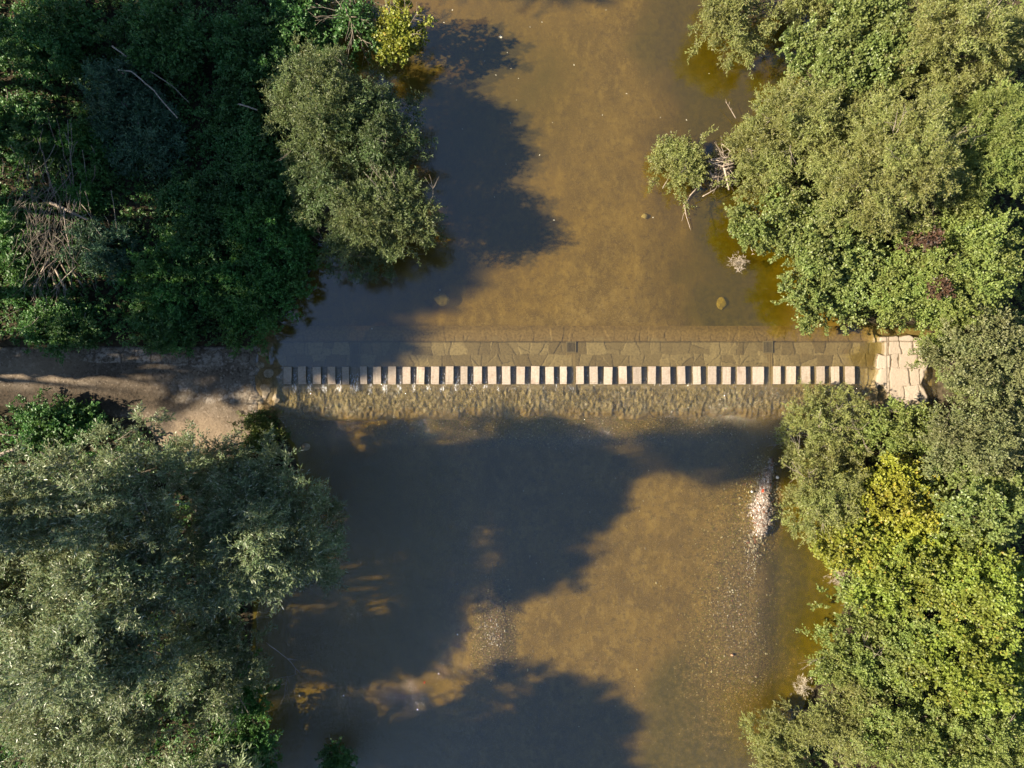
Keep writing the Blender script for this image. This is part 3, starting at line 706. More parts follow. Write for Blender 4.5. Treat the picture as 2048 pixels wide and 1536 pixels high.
# ---------------------------------------------------------------- foliage engine
LEAF = dict(  # length, width, leaves per sprig, sprig length
    silver=(.22, .055, 14, .55), olive=(.175, .045, 18, .5), shadewillow=(.17, .046, 15, .5), broad=(.145, .115, 10, .34), mid=(.13, .085, 12, .36), yellow=(.16, .12, 9, .36),
    gold=(.16, .12, 9, .36), dark=(.15, .11, 9, .36), bright=(.14, .095, 9, .34), teal=(.26, .06, 10, .5), red=(.14, .1, 8, .3), moss=(.12, .05, 9, .22), straw=(.3, .03, 8, .5), greyolive=(.14, .07, 10, .38))
def unit(v): return v / (np.linalg.norm(v, axis=-1, keepdims=True) + 1e-9)
def leaf_cards(base, dirs, kind, r, scale=1.0):
    """base (N,3) sprig roots, dirs (N,3) -> verts, faces, tone"""
    L, Wd, nl, sl = LEAF[kind]
    L *= scale; Wd *= scale; sl *= scale
    N = len(base)
    t = (np.arange(nl)[None] + r.random((N, nl))) / nl
    # sprig bends a little upward / outward
    slen = sl * (.6 + .8 * r.random((N, 1)))
    p = base[:, None] + dirs[:, None] * (t * slen)[..., None]
    p = p + r.normal(0, .03 * scale, p.shape)
    sd = unit(dirs[:, None] * .75 + r.normal(0, .62, p.shape))
    nrm = unit(np.array([-.38, -.03, .72]) + r.normal(0, .5, p.shape) + dirs[:, None] * .15)
    wv = unit(np.cross(sd, nrm))
    ll = (L * (.6 + .6 * r.random((N, nl))))[..., None]; ww = (Wd * .5 * (.7 + .6 * r.random((N, nl))))[..., None]
    tip = p + sd * ll; mid = p + sd * ll * .45
    dr = np.array([0, 0, -.12]) * ll
    V = np.stack([p, mid + wv * ww, tip + dr, mid - wv * ww], 2).reshape(-1, 3)
    F = np.arange(N * nl * 4).reshape(-1, 4)
    tone = np.clip(.5 * r.random((N, nl)) + .5 * r.random((N, 1)), 0, 1).ravel()
    return V, F, tone
def smooth_dir_noise(u, r, n=5, f=2.6):
    s = 0
    for _ in range(n):
        kx = r.normal(0, 1, 3); kx = kx / np.linalg.norm(kx) * f * (.7 + .8 * r.random()); s = s + np.sin(u @ kx + r.random() * 6.28)
    return s / n
ALLTREES = []
def plant(name, label, cat, px, py, rx, ry, h, kind, seed, dens=1.0, base=None, sub=1.0, low=.35, twigs=0, group=None, yaw=0.0, trunk='bark', lobes=None, scale=1.0, leafmat=None, flat=.8, spiky=0.0, skirt=0, plume=1.0):
    """a tree or shrub seen at photo pixel (px,py) with crown half-sizes rx, ry (pixels) and height h (m)"""
    r = np.random.default_rng(seed)
    kf = S * (1 - (h * .75) / CAMH)
    c = W(px, py, h * .75); rx *= kf; ry *= kf
    bx, by = (c[0], c[1]) if base is None else tuple(W(base[0], base[1], 0)[:2])
    gz = ground_z(bx, by)
    if base is None:
        step = -.5 if c[0] < 3 else .5
        for _ in range(30):
            if gz > .06: break
            bx += step; gz = ground_z(bx, by)
    root = empty(name, (bx, by, gz), label, cat, group)
    O = np.array([bx, by, gz])
    # main lobes fill the crown ellipse
    A = math.pi * rx * ry
    nl = max(5, int(A / 1.9))
    if lobes: nl = lobes
    pts = []
    tries = 0
    qmax = max(.35, 1 - .62 * .72 * math.sqrt(A / nl) / min(rx, ry))
    mind = .66 * qmax * math.sqrt(A / nl)
    while len(pts) < nl and tries < 4000:
        tries += 1
        a = r.random() * 6.283; q = math.sqrt(r.random()) * qmax
        p = np.array([math.cos(a) * q, math.sin(a) * q])
        w_ = np.array([p[0] * rx, p[1] * ry])
        if all(np.hypot(*(w_ - o_[:2])) > mind for o_ in pts): pts.append(np.array([w_[0], w_[1], q]))
    pts = np.array(pts)
    cy_, sy_ = math.cos(yaw), math.sin(yaw)
    lob = []
    lr = .72 * math.sqrt(A / len(pts))
    for p in pts:
        rr = lr * (.75 + .5 * r.random()) * (1 - .25 * p[2])
        top = h * (1 - (1 - low) * p[2] ** 2.2) * (.86 + .2 * r.random())
        lob.append((c[0] + p[0] * cy_ - p[1] * sy_, c[1] + p[0] * sy_ + p[1] * cy_, max(top - rr * flat, gz + rr * .35), rr))
    for _ in range(skirt):
        a = r.random() * 6.283; q = .55 + .4 * r.random()
        lob.append((c[0] + math.cos(a) * q * rx, c[1] + math.sin(a) * q * ry, gz + h * (.18 + .4 * r.random()), lr * (.7 + .4 * r.random())))
    lob = np.array(lob)
    # sub clumps sit on each lobe
    B, D, SC = [], [], []
    for (x, y, z, rr) in lob:
        q0 = (.30 + .16 * min(1, rr)) * sub
        ns = max(4, int(2.1 * (rr / q0) ** 2 * .75))
        u = unit(r.normal(0, 1, (ns * 2, 3))); u = u[u[:, 2] > -.35][:ns]
        ext = 1 + .22 * smooth_dir_noise(u, r) + r.normal(0, .10, len(u))
        cc = np.array([x, y, z]) + u * (rr * .82 * ext)[:, None] * np.array([1, 1, flat])
        qs = q0 * (.6 + .75 * r.random(len(u)))
        for j in range(len(u)):
            nsp = max(4, int(20 * dens * (qs[j] / .4) ** 2 / (scale ** 1.2)))
            v = unit(r.normal(0, 1, (nsp, 3)) + u[j] * .55 + np.array([0, 0, .35]))
            rad = qs[j] * (.25 + .6 * r.random((nsp, 1)) ** .7)
            B.append(cc[j] + v * rad * np.array([1, 1, .8])); D.append(unit(v + u[j] * .5 + np.array([0, 0, .25 + spiky]) + r.normal(0, .3, (nsp, 3))))
        npl = int(plume * (2 + 5 * rr))
        for _ in range(npl):
            v = unit(r.normal(0, 1, 3) * [1, 1, .5] + [0, 0, .45]); Lp = (.5 + .9 * r.random()) * min(1.0, .45 + rr * .5)
            st_ = np.array([x, y, z]) + v * rr * .85 * np.array([1, 1, flat]); m_ = max(5, int(11 * Lp / scale))
            tt = r.random((m_, 1)); v2 = unit(v + r.normal(0, .35, 3) + [0, 0, .1])
            pp = st_ + v2 * tt * Lp + np.array([0, 0, -.25]) * tt ** 2 * Lp
            B.append(pp + r.normal(0, .10, (m_, 3)) * (1.15 - tt)); D.append(unit(v2 + r.normal(0, .55, (m_, 3))))
        if rr > .5:   # inner fill so that trees are not hollow
            nin = int(5 * dens * rr ** 2)
            v = r.normal(0, .42, (nin, 3)) * rr
            B.append(np.array([x, y, z - .1 * rr]) + v * np.array([1, 1, .7])); D.append(unit(r.normal(0, 1, (nin, 3)) + [0, 0, .3]))
    B = np.concatenate(B); D = np.concatenate(D)
    B[:, 2] = np.maximum(B[:, 2], gz * 0 + .12 + .2 * r.random(len(B)))
    V, F, tone = leaf_cards(B - O, D, kind, r, scale)
    link('crown', np_mesh('crown', V, F, fattrs=dict(leaf_tone=tone)), M[leafmat or kind], root)
    # trunk and limbs
    paths = []
    tr = max(.03, .018 * h + .012 * math.sqrt(A))
    fork = np.array([(c[0] - bx) * .35, (c[1] - by) * .35, max(.3, h * .28)])
    if h > 2.2:
        paths.append((wiggle([0, 0, -.25], fork, 5, .12, r=r), np.linspace(tr, tr * .75, 5)))
    else:
        fork = np.array([0, 0, .05])
    for (x, y, z, rr) in lob:
        e = np.array([x, y, z]) - O
        n_ = 7
        p = wiggle(fork + r.normal(0, .06, 3) * (1, 1, 0), e, n_, .16, sag=-.08 * h if h > 3 else .1, r=r)
        p[:, 2] = np.maximum(p[:, 2], -.2)
        paths.append((p, np.linspace(tr * .55, .012, n_)))
        for _ in range(3):
            u = unit(r.normal(0, 1, 3) + np.array([0, 0, .5]))
            paths.append((wiggle(p[r.integers(3, 6)], e + u * rr * .9, 4, .15, r=r), np.array([.022, .016, .011, .006])))
    V, F = tubes(paths, 6)
    link('trunk', np_mesh('trunk', V, F, smooth=True), M[trunk], root)
    for _ in range(twigs):
        l_ = lob[r.integers(len(lob))]
        u = unit(r.normal(0, 1, 3) * [1, 1, .25] + [0, 0, .35]); s0 = np.array(l_[:3]) - O + u * l_[3] * .5
        L_ = .9 + 1.0 * r.random()
        d0 = unit(u * [1, 1, .5] + r.normal(0, .3, 3)); p = wiggle(s0 + [0, 0, .3], s0 + d0 * L_ + [0, 0, .45], 6, .2, r=r)
        paths = [(p, np.linspace(.026, .007, 6))]
        for _b in range(3):
            i_ = r.integers(1, 5); d1 = unit(d0 + r.normal(0, .55, 3) * [1, 1, .4]); paths.append((wiggle(p[i_], p[i_] + d1 * L_ * .5, 4, .18, r=r), np.linspace(.014, .005, 4)))
        V, F = tubes(paths, 4)
        link('bare_twig', np_mesh('bare_twig', V, F, smooth=True), M['twig'], root)
    ALLTREES.append((root, len(tone)))
    return root

G1 = 'trees and bushes on the sunlit bank'
G2 = 'willows below the path'
G3 = 'shrubs on the shaded bank above the path'
G4 = 'tall trees beyond the shaded bank'
# --- sunlit bank, from upstream to downstream
plant('willow_bush', 'round olive willow bush hanging over the upstream water, apart from the other crowns', 'bush', 1475, 28, 74, 78, 3.6, 'olive', 101, twigs=5, group=G1, base=(1640, -20))
plant('willow_bush', 'small sprig of olive bush at the water between the round bush and the big crown', 'bush', 1612, -12, 42, 40, 2.8, 'olive', 102, group=G1)
plant('broadleaf_tree', 'dense broad-leaved green tree, furthest upstream over the water', 'tree', 1735, 95, 150, 125, 5.2, 'broad', 103, group=G1)
plant('willow_tree', 'brownish olive willow with bare twigs showing, highest upstream', 'tree', 1935, 60, 160, 120, 7.2, 'olive', 104, twigs=16, group=G1)
plant('willow_tree', 'fine-leaved olive willow bulging to the water above the driftwood', 'tree', 1610, 255, 130, 95, 4.8, 'olive', 105, group=G1, twigs=4)
plant('willow_tree', 'large brown-olive willow crown, tallest in the upstream half', 'tree', 1800, 320, 150, 150, 7.5, 'olive', 106, twigs=10, group=G1)
plant('willow_tree', 'greener narrow-leaved willow against the frame edge beside the tallest olive crown', 'tree', 1975, 290, 120, 140, 7.0, 'olive', 107, group=G1, leafmat='mid', twigs=4)
plant('willow_bush', 'twiggy willow bush right behind the driftwood heap', 'bush', 1530, 300, 55, 85, 2.9, 'olive', 108, twigs=5, group=G1)
plant('willow_bush', 'small round willow bush on the water side of the driftwood heap', 'bush', 1366, 330, 44, 58, 1.6, 'olive', 109, base=(1412, 335), group=G1, twigs=3)
plant('broadleaf_bush', 'leafy green bush jutting to the water just downstream of the driftwood', 'bush', 1570, 440, 100, 66, 3.4, 'broad', 110, group=G1)
plant('broadleaf_tree', 'broad-leaved green tree with deep gaps, behind the bush jutting below the driftwood', 'tree', 1690, 490, 120, 85, 4.6, 'broad', 111, group=G1)
plant('broadleaf_bush', 'leafy bush overhanging the shallows just upstream of the dry landing', 'bush', 1655, 590, 108, 62, 3.4, 'broad', 112, group=G1)
plant('red_shrub', 'dark red leafed shrub among green crowns, the larger of two', 'shrub', 1832, 482, 15, 13, 5.9, 'red', 113, group=G1, dens=.6, plume=.3)
plant('red_shrub', 'small red shrub among green crowns, nearer the dry landing', 'shrub', 1852, 580, 9, 13, 5.4, 'red', 114, group=G1, dens=.5, plume=.3)
plant('broadleaf_tree', 'mid green tree between the red shrubs and the frame edge', 'tree', 1935, 520, 130, 120, 6.0, 'mid', 115, group=G1)
plant('broadleaf_tree', 'low green tree upstream of the dry landing, between the two red shrubs', 'tree', 1810, 570, 85, 90, 4.8, 'mid', 116, group=G1)
plant('willow_tree', 'grey-olive tree directly behind the dry landing', 'tree', 1972, 720, 112, 110, 6.0, 'mid', 117, group=G1, leafmat='greyolive')
plant('broadleaf_bush', 'bush drooping over the back edge of the dry landing', 'bush', 1903, 672, 52, 62, 3.6, 'mid', 118, group=G1)
plant('willow_bush', 'sparse twiggy willow bush below the last stepping stones', 'bush', 1670, 860, 105, 62, 2.6, 'olive', 119, dens=.62, twigs=16, group=G1)
plant('broadleaf_bush', 'dark green bush along the downstream edge of the dry landing', 'bush', 1800, 865, 85, 55, 3.0, 'mid', 120, group=G1)
plant('willow_tree', 'grey-olive tree with dull foliage above the golden bush', 'tree', 1960, 880, 120, 85, 6.2, 'greyolive', 121, group=G1)
plant('willow_bush', 'twiggy olive willow bush beside the gravel bar', 'bush', 1650, 990, 95, 92, 3.4, 'olive', 122, dens=.8, twigs=18, group=G1)
plant('golden_bush', 'brightest golden yellow bush in the middle of the bank', 'bush', 1800, 1000, 85, 105, 4.4, 'gold', 123, group=G1, leafmat='gold', dens=.8)
plant('golden_bush', 'golden green bush reaching the water below the gravel bar', 'bush', 1715, 1075, 130, 55, 3.4, 'yellow', 124, group=G1)
plant('golden_bush', 'golden yellow bush behind the water inlet below the gravel bar', 'bush', 1810, 1150, 95, 80, 4.6, 'yellow', 125, group=G1, leafmat='lime')
plant('broadleaf_tree', 'deep green tree between the golden bush and the frame edge', 'tree', 1960, 1020, 110, 100, 6.4, 'broad', 126, group=G1)
plant('yellow_green_tree', 'yellow-green tree with dark gaps at the frame edge', 'tree', 1965, 1190, 115, 120, 6.4, 'yellow', 127, group=G1, leafmat='lime')
plant('yellow_green_tree', 'yellow-green tree with dense lower crown, downstream of its twin', 'tree', 1950, 1350, 120, 100, 6.0, 'yellow', 128, group=G1, leafmat='lime')
plant('broadleaf_bush', 'dark green bush beside the small inlet of brown water', 'bush', 1745, 1230, 78, 78, 3.0, 'dark', 129, group=G1, leafmat='mid')
plant('broadleaf_bush', 'green bush with bare stems, second downstream of the inlet', 'bush', 1725, 1320, 105, 62, 3.0, 'mid', 130, group=G1, twigs=6)
plant('broadleaf_bush', 'tall green bush with deep shadow behind it, well downstream', 'bush', 1840, 1290, 80, 90, 4.2, 'broad', 131, group=G1, leafmat='mid')
plant('willow_tree', 'light olive willow crown over the downstream water', 'tree', 1690, 1440, 105, 78, 3.6, 'olive', 132, group=G1)
plant('willow_bush', 'round light olive bush standing out furthest into the downstream water', 'bush', 1556, 1500, 62, 66, 2.6, 'olive', 133, group=G1, base=(1610, 1510))
plant('broadleaf_tree', 'mid green tree furthest downstream on the sunlit bank', 'tree', 1850, 1480, 130, 85, 5.4, 'mid', 134, group=G1)
plant('broadleaf_tree', 'green tree with a few orange leaves in the lower frame corner', 'tree', 1985, 1480, 95, 90, 6.0, 'mid', 135, group=G1, twigs=4)
# --- willows below the path
plant('silver_willow_tree', 'silver willow crown lit along its ragged upper edge beside the path', 'tree', 190, 1008, 215, 122, 14.2, 'silver', 201, group=G2, dens=.82, low=.75, base=(60, 1000), spiky=.5, twigs=4, skirt=10)
plant('silver_willow_tree', 'shaded grey-green willow crown leaning out over the dark water', 'tree', 530, 1048, 128, 138, 11.2, 'silver', 202, group=G2, dens=.82, low=.75, base=(400, 1010), skirt=12)
plant('silver_willow_tree', 'brightest silver willow crown, in the lower half of the willow group', 'tree', 190, 1300, 240, 95, 14.2, 'silver', 203, group=G2, dens=.82, low=.75, base=(20, 1240), twigs=6, skirt=2)
plant('silver_willow_tree', 'broad pale silver willow crown, lowest of the willows', 'tree', 190, 1425, 235, 90, 8.6, 'silver', 211, group=G2, dens=.82, low=.7, base=(60, 1380), twigs=4)
plant('silver_willow_tree', 'grey willow crown filling the middle of the willow group', 'tree', 300, 1160, 190, 95, 13.6, 'silver', 204, group=G2, dens=.82, low=.78, base=(160, 1150), twigs=3, skirt=8)
plant('silver_willow_tree', 'silver willow crown by the frame edge between the two brightest crowns', 'tree', 45, 1170, 120, 110, 11.5, 'silver', 212, group=G2, dens=.82, low=.75, base=(-60, 1150), skirt=4)
plant('silver_willow_tree', 'narrow silver willow crown at the water below the leaning one', 'tree', 430, 1320, 88, 130, 7.4, 'silver', 205, group=G2, dens=.82, low=.6, base=(350, 1300), twigs=5, skirt=0)
plant('dark_bush', 'mossy dark green bush between the path end and the dark water', 'bush', 530, 868, 62, 38, .9, 'moss', 206, group=G2, base=(530, 880), dens=1.6)
plant('bright_bush', 'bright-leaved green shrub at the edge of the amber water', 'bush', 497, 1370, 38, 85, 3.2, 'broad', 207, group=G2, leafmat='bright', base=(470, 1370))
plant('dark_bush', 'dark bush in shade by the dark water, beneath the lowest willow', 'bush', 470, 1500, 90, 60, 2.8, 'dark', 208, group=G2, base=(440, 1510))
plant('dark_bush', 'small dim bush standing in the amber water', 'bush', 668, 1528, 36, 30, 1.3, 'dark', 209, group=G2, base=(640, 1530))
plant('dark_bush', 'low dark green bush hugging the shaded side of the path', 'bush', 120, 850, 150, 30, 1.2, 'dark', 210, group=G2, base=(100, 860))
# --- shaded bank above the path
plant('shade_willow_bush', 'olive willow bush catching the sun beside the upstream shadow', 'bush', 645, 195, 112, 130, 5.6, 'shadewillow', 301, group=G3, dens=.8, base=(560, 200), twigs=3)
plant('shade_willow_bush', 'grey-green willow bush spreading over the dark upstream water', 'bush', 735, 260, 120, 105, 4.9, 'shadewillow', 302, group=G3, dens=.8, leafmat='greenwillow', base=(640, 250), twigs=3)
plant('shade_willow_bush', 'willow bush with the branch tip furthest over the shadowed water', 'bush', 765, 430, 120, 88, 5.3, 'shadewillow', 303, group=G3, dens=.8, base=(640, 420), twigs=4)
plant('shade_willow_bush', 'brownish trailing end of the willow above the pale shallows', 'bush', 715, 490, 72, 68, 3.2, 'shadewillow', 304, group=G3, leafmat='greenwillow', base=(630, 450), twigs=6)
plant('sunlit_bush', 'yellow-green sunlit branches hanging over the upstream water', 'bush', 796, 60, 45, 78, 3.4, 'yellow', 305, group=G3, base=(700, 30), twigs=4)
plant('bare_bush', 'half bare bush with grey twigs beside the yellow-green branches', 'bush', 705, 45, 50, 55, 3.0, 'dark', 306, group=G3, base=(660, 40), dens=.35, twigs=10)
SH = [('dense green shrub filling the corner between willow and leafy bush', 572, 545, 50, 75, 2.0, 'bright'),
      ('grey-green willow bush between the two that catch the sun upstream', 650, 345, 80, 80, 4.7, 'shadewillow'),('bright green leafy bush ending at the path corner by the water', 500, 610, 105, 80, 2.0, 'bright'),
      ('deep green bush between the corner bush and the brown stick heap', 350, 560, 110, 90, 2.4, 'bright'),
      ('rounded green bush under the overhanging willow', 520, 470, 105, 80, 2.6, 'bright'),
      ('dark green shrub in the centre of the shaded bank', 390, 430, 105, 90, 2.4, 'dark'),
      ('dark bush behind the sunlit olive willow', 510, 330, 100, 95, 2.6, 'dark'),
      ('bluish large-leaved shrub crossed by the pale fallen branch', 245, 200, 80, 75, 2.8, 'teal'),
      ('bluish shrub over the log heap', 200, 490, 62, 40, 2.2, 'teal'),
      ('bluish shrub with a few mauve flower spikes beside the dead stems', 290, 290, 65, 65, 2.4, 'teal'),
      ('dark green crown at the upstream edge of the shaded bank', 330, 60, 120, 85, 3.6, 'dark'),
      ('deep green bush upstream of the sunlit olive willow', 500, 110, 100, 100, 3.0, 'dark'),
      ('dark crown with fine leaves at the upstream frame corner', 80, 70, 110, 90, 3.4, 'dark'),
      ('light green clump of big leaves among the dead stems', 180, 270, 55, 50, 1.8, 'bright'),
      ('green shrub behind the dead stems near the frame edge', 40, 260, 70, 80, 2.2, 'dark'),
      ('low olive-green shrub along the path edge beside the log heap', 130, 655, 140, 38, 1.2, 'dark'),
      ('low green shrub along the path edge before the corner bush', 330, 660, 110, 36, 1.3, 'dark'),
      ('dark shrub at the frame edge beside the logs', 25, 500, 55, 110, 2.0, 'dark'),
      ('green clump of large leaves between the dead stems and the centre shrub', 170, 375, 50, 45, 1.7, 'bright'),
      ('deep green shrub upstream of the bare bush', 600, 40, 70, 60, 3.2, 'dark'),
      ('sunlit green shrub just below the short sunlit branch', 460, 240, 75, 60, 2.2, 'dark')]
for i, (lab, x, y, a, b, h, kd) in enumerate(SH):
    plant('shrub', lab, 'shrub', x, y, a, b, h, kd, 320 + i, group=G3, base=(min(x, 560), y), dens=.9, leafmat='greenwillow' if kd == 'shadewillow' else None)
# --- tall trees beyond the shaded bank that throw the long shade
TALL = [(-150, -60, 13, 18.5, 'tall dark tree beyond the upstream corner of the shaded bank', .8), (-130, 190, 12, 17, 'tall dark tree beyond the bluish shrubs', .8),
        (-160, 420, 13, 18.5, 'tall dark tree beyond the log heap', .8), (-90, 600, 10, 19.5, 'tall slim tree standing beside the path', .7), (-330, 740, 11, 21, 'tall tree on the far side of the path bend', .4),
        (-260, 120, 12, 19, 'second row tall tree beyond the bluish shrubs', .8), (-260, -250, 13, 18, 'tall tree furthest upstream on the shaded bank', .8),
        (545, 1492, 12, 13.0, 'tall willow overhanging the amber water downstream', .7), (480, 1600, 13, 14.0, 'tall willow furthest downstream below the path', .7), (250, 1560, 12, 13, 'tall willow behind the downstream willows', .7)]
TALL += [(-170, 752, 6.5, 18, 'sparse tall tree close to the path edge', .32), (-240, 300, 13, 18, 'tall dark tree beyond the dead stems', .8), (215, 972, 6.5, 27, 'very tall slim poplar behind the willows, its crown high above them', .62), (590, -75, 9, 12, 'tall dark tree by the upstream water beyond the yellow-green branches', .8)]
for i, (x, y, r_, h, lab, dn) in enumerate(TALL):
    kf = 1 / (1 - h * .75 / CAMH)
    # placed by ground position: convert so that the crown stands straight over the trunk
    ppx = 1024 + (x - 1024) * kf; ppy = 768 + (y - 768) * kf
    plant('tall_tree', lab, 'tree', ppx, ppy, 4.6 / .03 * kf * (r_ / 13), 4.2 / .03 * kf * (r_ / 13), h, 'dark' if x < 0 or h > 20 else 'silver', 401 + i, group=G4, base=(min(x, 490) if x > 0 else x, y), low=.55 if h < 22 or x < 0 else .86, scale=2.0 if x < 0 else 1.4, dens=dn, sub=1.5 if dn > .5 else 1.1, lobes=16, skirt=0 if x < 0 or h > 20 else 2)

# ---------------------------------------------------------------- undergrowth (stuff)
def undergrowth(name, kind, n, region, seed, hmax=.6, scale=1.0, leafmat=None):
    r = np.random.default_rng(seed)
    x = r.uniform(-42, 42, n * 4); y = r.uniform(-31, 31, n * 4)
    px = x / S + 1024; py = 768 - y / S
    keep = region(px, py)
    keep &= path_mask(px, py) < .12
    keep &= ~((py > 668) & (py < 834) & (px > 480) & (px < 1868))
    z = terrain(x[None], y[None])[0]
    keep &= z > .1
    x, y, z = x[keep][:n], y[keep][:n], z[keep][:n]
    hh = hmax * fbm(x, y, 1.6, 3) * 1.4
    b = np.stack([x, y, z + hh * r.random(len(x))], 1)
    d = unit(r.normal(0, .8, (len(x), 3)) + [0, 0, .5])
    V, F, tone = leaf_cards(b, d, kind, r, scale)
    return tag(link(name, np_mesh(name, V, F, fattrs=dict(leaf_tone=tone)), M[leafmat or kind]), kind='stuff')
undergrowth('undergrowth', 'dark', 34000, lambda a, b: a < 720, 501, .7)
undergrowth('nettles', 'bright', 5000, lambda a, b: (a < 720) & (b < 700) & (fbm(a, b, 140, 3) > .5), 502, .8)
undergrowth('bank_herbs', 'mid', 20000, lambda a, b: a > 1400, 503, .7)

# ---------------------------------------------------------------- logs, stems, branches
def stick(name, pts, r0, r1, mat, label, cat, group=None, cut=False, sides=8, seed=0, amp=.05):
    """pts: list of (px,py,h)"""
    r = np.random.default_rng(seed)
    P = np.array([W(*p) for p in pts]); O = P[0].copy(); P = P - O
    Q = [P[0]]
    for a, b in zip(P[:-1], P[1:]):
        Q += list(wiggle(a, b, 6, amp, r=r)[1:])
    Q = np.array(Q); rad = np.linspace(r0, r1, len(Q)) * (1 + .08 * r.normal(size=len(Q)))
    V, F = tubes([(Q, rad)], sides)
    o = link(name, np_mesh(name, V, F, smooth=True), mat); o.location = tuple(O)
    if cut:
        d = Q[-1] - Q[-2]; d = d / np.linalg.norm(d)
        V, F = tubes([(np.array([Q[-1] - d * .005, Q[-1] + d * .012]), np.array([rad[-1] * .93] * 2))], sides)
        link('cut_end', np_mesh('cut_end', V, F), 'cutwood', o)
    return tag(o, label, cat, group)
GL = 'logs and poles of the heap on the shaded bank'
LOGS = [([(97, 452, 1.3), (78, 500, 1.2), (53, 570, .9)], .15, .12, 'thick mossy log at the path-away side of the heap', 'log'),
        ([(70, 548, 1.2), (88, 608, .8)], .11, .13, 'short thick log with a pale cut end, closest to the path', 'log'),
        ([(98, 540, 1.3), (121, 588, .9)], .09, .09, 'mid-sized log in the middle of the cut ends', 'log'),
        ([(110, 538, 1.4), (149, 609, .9)], .06, .075, 'long pole reaching out beside the shortest log', 'drift'),
        ([(119, 522, 1.4), (148, 580, 1.0)], .065, .065, 'brown pole just behind the longest pole', 'log'),
        ([(137, 532, 1.3), (174, 584, 1.0)], .05, .055, 'outermost pole of the heap on the river side', 'log'),
        ([(152, 533, 1.75), (102, 585, 1.6)], .028, .02, 'thin yellowish stick lying across the poles', 'drift'),
        ([(98, 517, 1.6), (65, 582, 1.35)], .04, .045, 'thin leaning pole over the short thick log', 'drift'),
        ([(127, 505, 1.7), (51, 581, 1.5)], .028, .02, 'longest thin stick slanting over the mossy log', 'darkstem'),
        ([(100, 405, 1.6), (176, 440, 1.7)], .09, .07, 'weathered grey trunk lying behind the heap', 'drift'),
        ([(44, 499, 1.5), (78, 493, 1.5)], .03, .035, 'short grey stick poking out beside the mossy log', 'drift'),
        ([(127, 415, 2.2), (132, 462, 2.1), (142, 510, 1.8)], .045, .03, 'forked pale branch standing up through the heap', 'drift')]
for i, (pts, a, b, lab, mt) in enumerate(LOGS):
    stick('log' if a > .055 else 'pole', pts, a, b, mt, lab, 'log' if a > .055 else 'stick', GL, cut=a >= .04, seed=600 + i)
def brush(name, cx, cy, n, length, zlo, zhi, spread, mat, seed, dirs=None, rad=.012):
    r = np.random.default_rng(seed); paths = []
    for _ in range(n):
        a = W(cx + r.normal(0, spread[0]), cy + r.normal(0, spread[1]), r.uniform(zlo, zhi))
        th = (dirs[0] + r.normal(0, dirs[1])) if dirs else r.random() * 6.28
        L_ = length * (.4 + r.random())
        paths.append((wiggle(a, a + np.array([math.cos(th), math.sin(th), r.normal(0, .12)]) * L_, 6, .16, r=r), np.linspace(rad * (.6 + r.random()), rad * .4, 6)))
    V, F = tubes(paths, 5)
    return tag(link(name, np_mesh(name, V, F, smooth=True), mat), kind='stuff')
brush('brushwood', 100, 440, 240, 1.8, 1.3, 2.6, (36, 75), 'twig', 31, dirs=(-1.75, .45), rad=.016)
STEMS = [(113, 236, 154, 420), (135, 240, 150, 420), (142, 246, 141, 330), (95, 230, 118, 300), (75, 275, 105, 390), (20, 290, 45, 335), (85, 300, 108, 395), (165, 300, 175, 370), (12, 175, 14, 205),
         (190, 330, 182, 372), (222, 380, 238, 480), (5, 318, 6, 350), (120, 330, 140, 410), (100, 360, 118, 425), (182, 290, 190, 310), (30, 400, 85, 455), (208, 430, 219, 455)]
for i, (x0, y0, x1, y1) in enumerate(STEMS):
    lab = 'thin dead grey stem leaning up through the shaded undergrowth'
    o = stick('dead_twig', [(x1, y1, 1.4), ((x0 + x1) / 2 + random.uniform(-4, 4), (y0 + y1) / 2, 2.1), (x0, y0, 2.7)], (.034), .016, 'twig' if i % 3 else 'darkstem', lab, 'dead twig', 'dead stems beside the log heap', seed=640 + i, sides=5, amp=.08)
stick('fallen_branch', [(236, 140, 2.9), (263, 143, 3.0), (308, 181, 3.1), (355, 236, 2.8)], .05, .03, 'drift', 'long pale fallen branch lying over the bluish shrub', 'branch', seed=660)
stick('fallen_branch', [(224, 92, 3.0), (253, 113, 3.0)], .045, .03, 'drift', 'short pale branch piece upstream of the long fallen branch', 'branch', seed=661)
stick('fallen_branch', [(476, 208, 2.6), (495, 213, 2.65), (515, 220, 2.6)], .045, .04, 'drift', 'short sunlit branch lying on the green shrubs', 'branch', seed=662)
stick('fallen_branch', [(300, 143, 2.9), (345, 172, 2.8), (378, 205, 2.7)], .03, .015, 'twig', 'dim thin branch parallel to the long fallen branch', 'branch', seed=663)
stick('fallen_branch', [(0, 868, 1.2), (70, 872, 1.1)], .05, .04, 'darkstem', 'grey branch on the dark ground between path and willows', 'branch', seed=664)
stick('fallen_log', [(-5, 912, 1.2), (32, 897, 1.2)], .12, .10, 'drift', 'pale fallen trunk end beside the willow crown', 'log', seed=665)
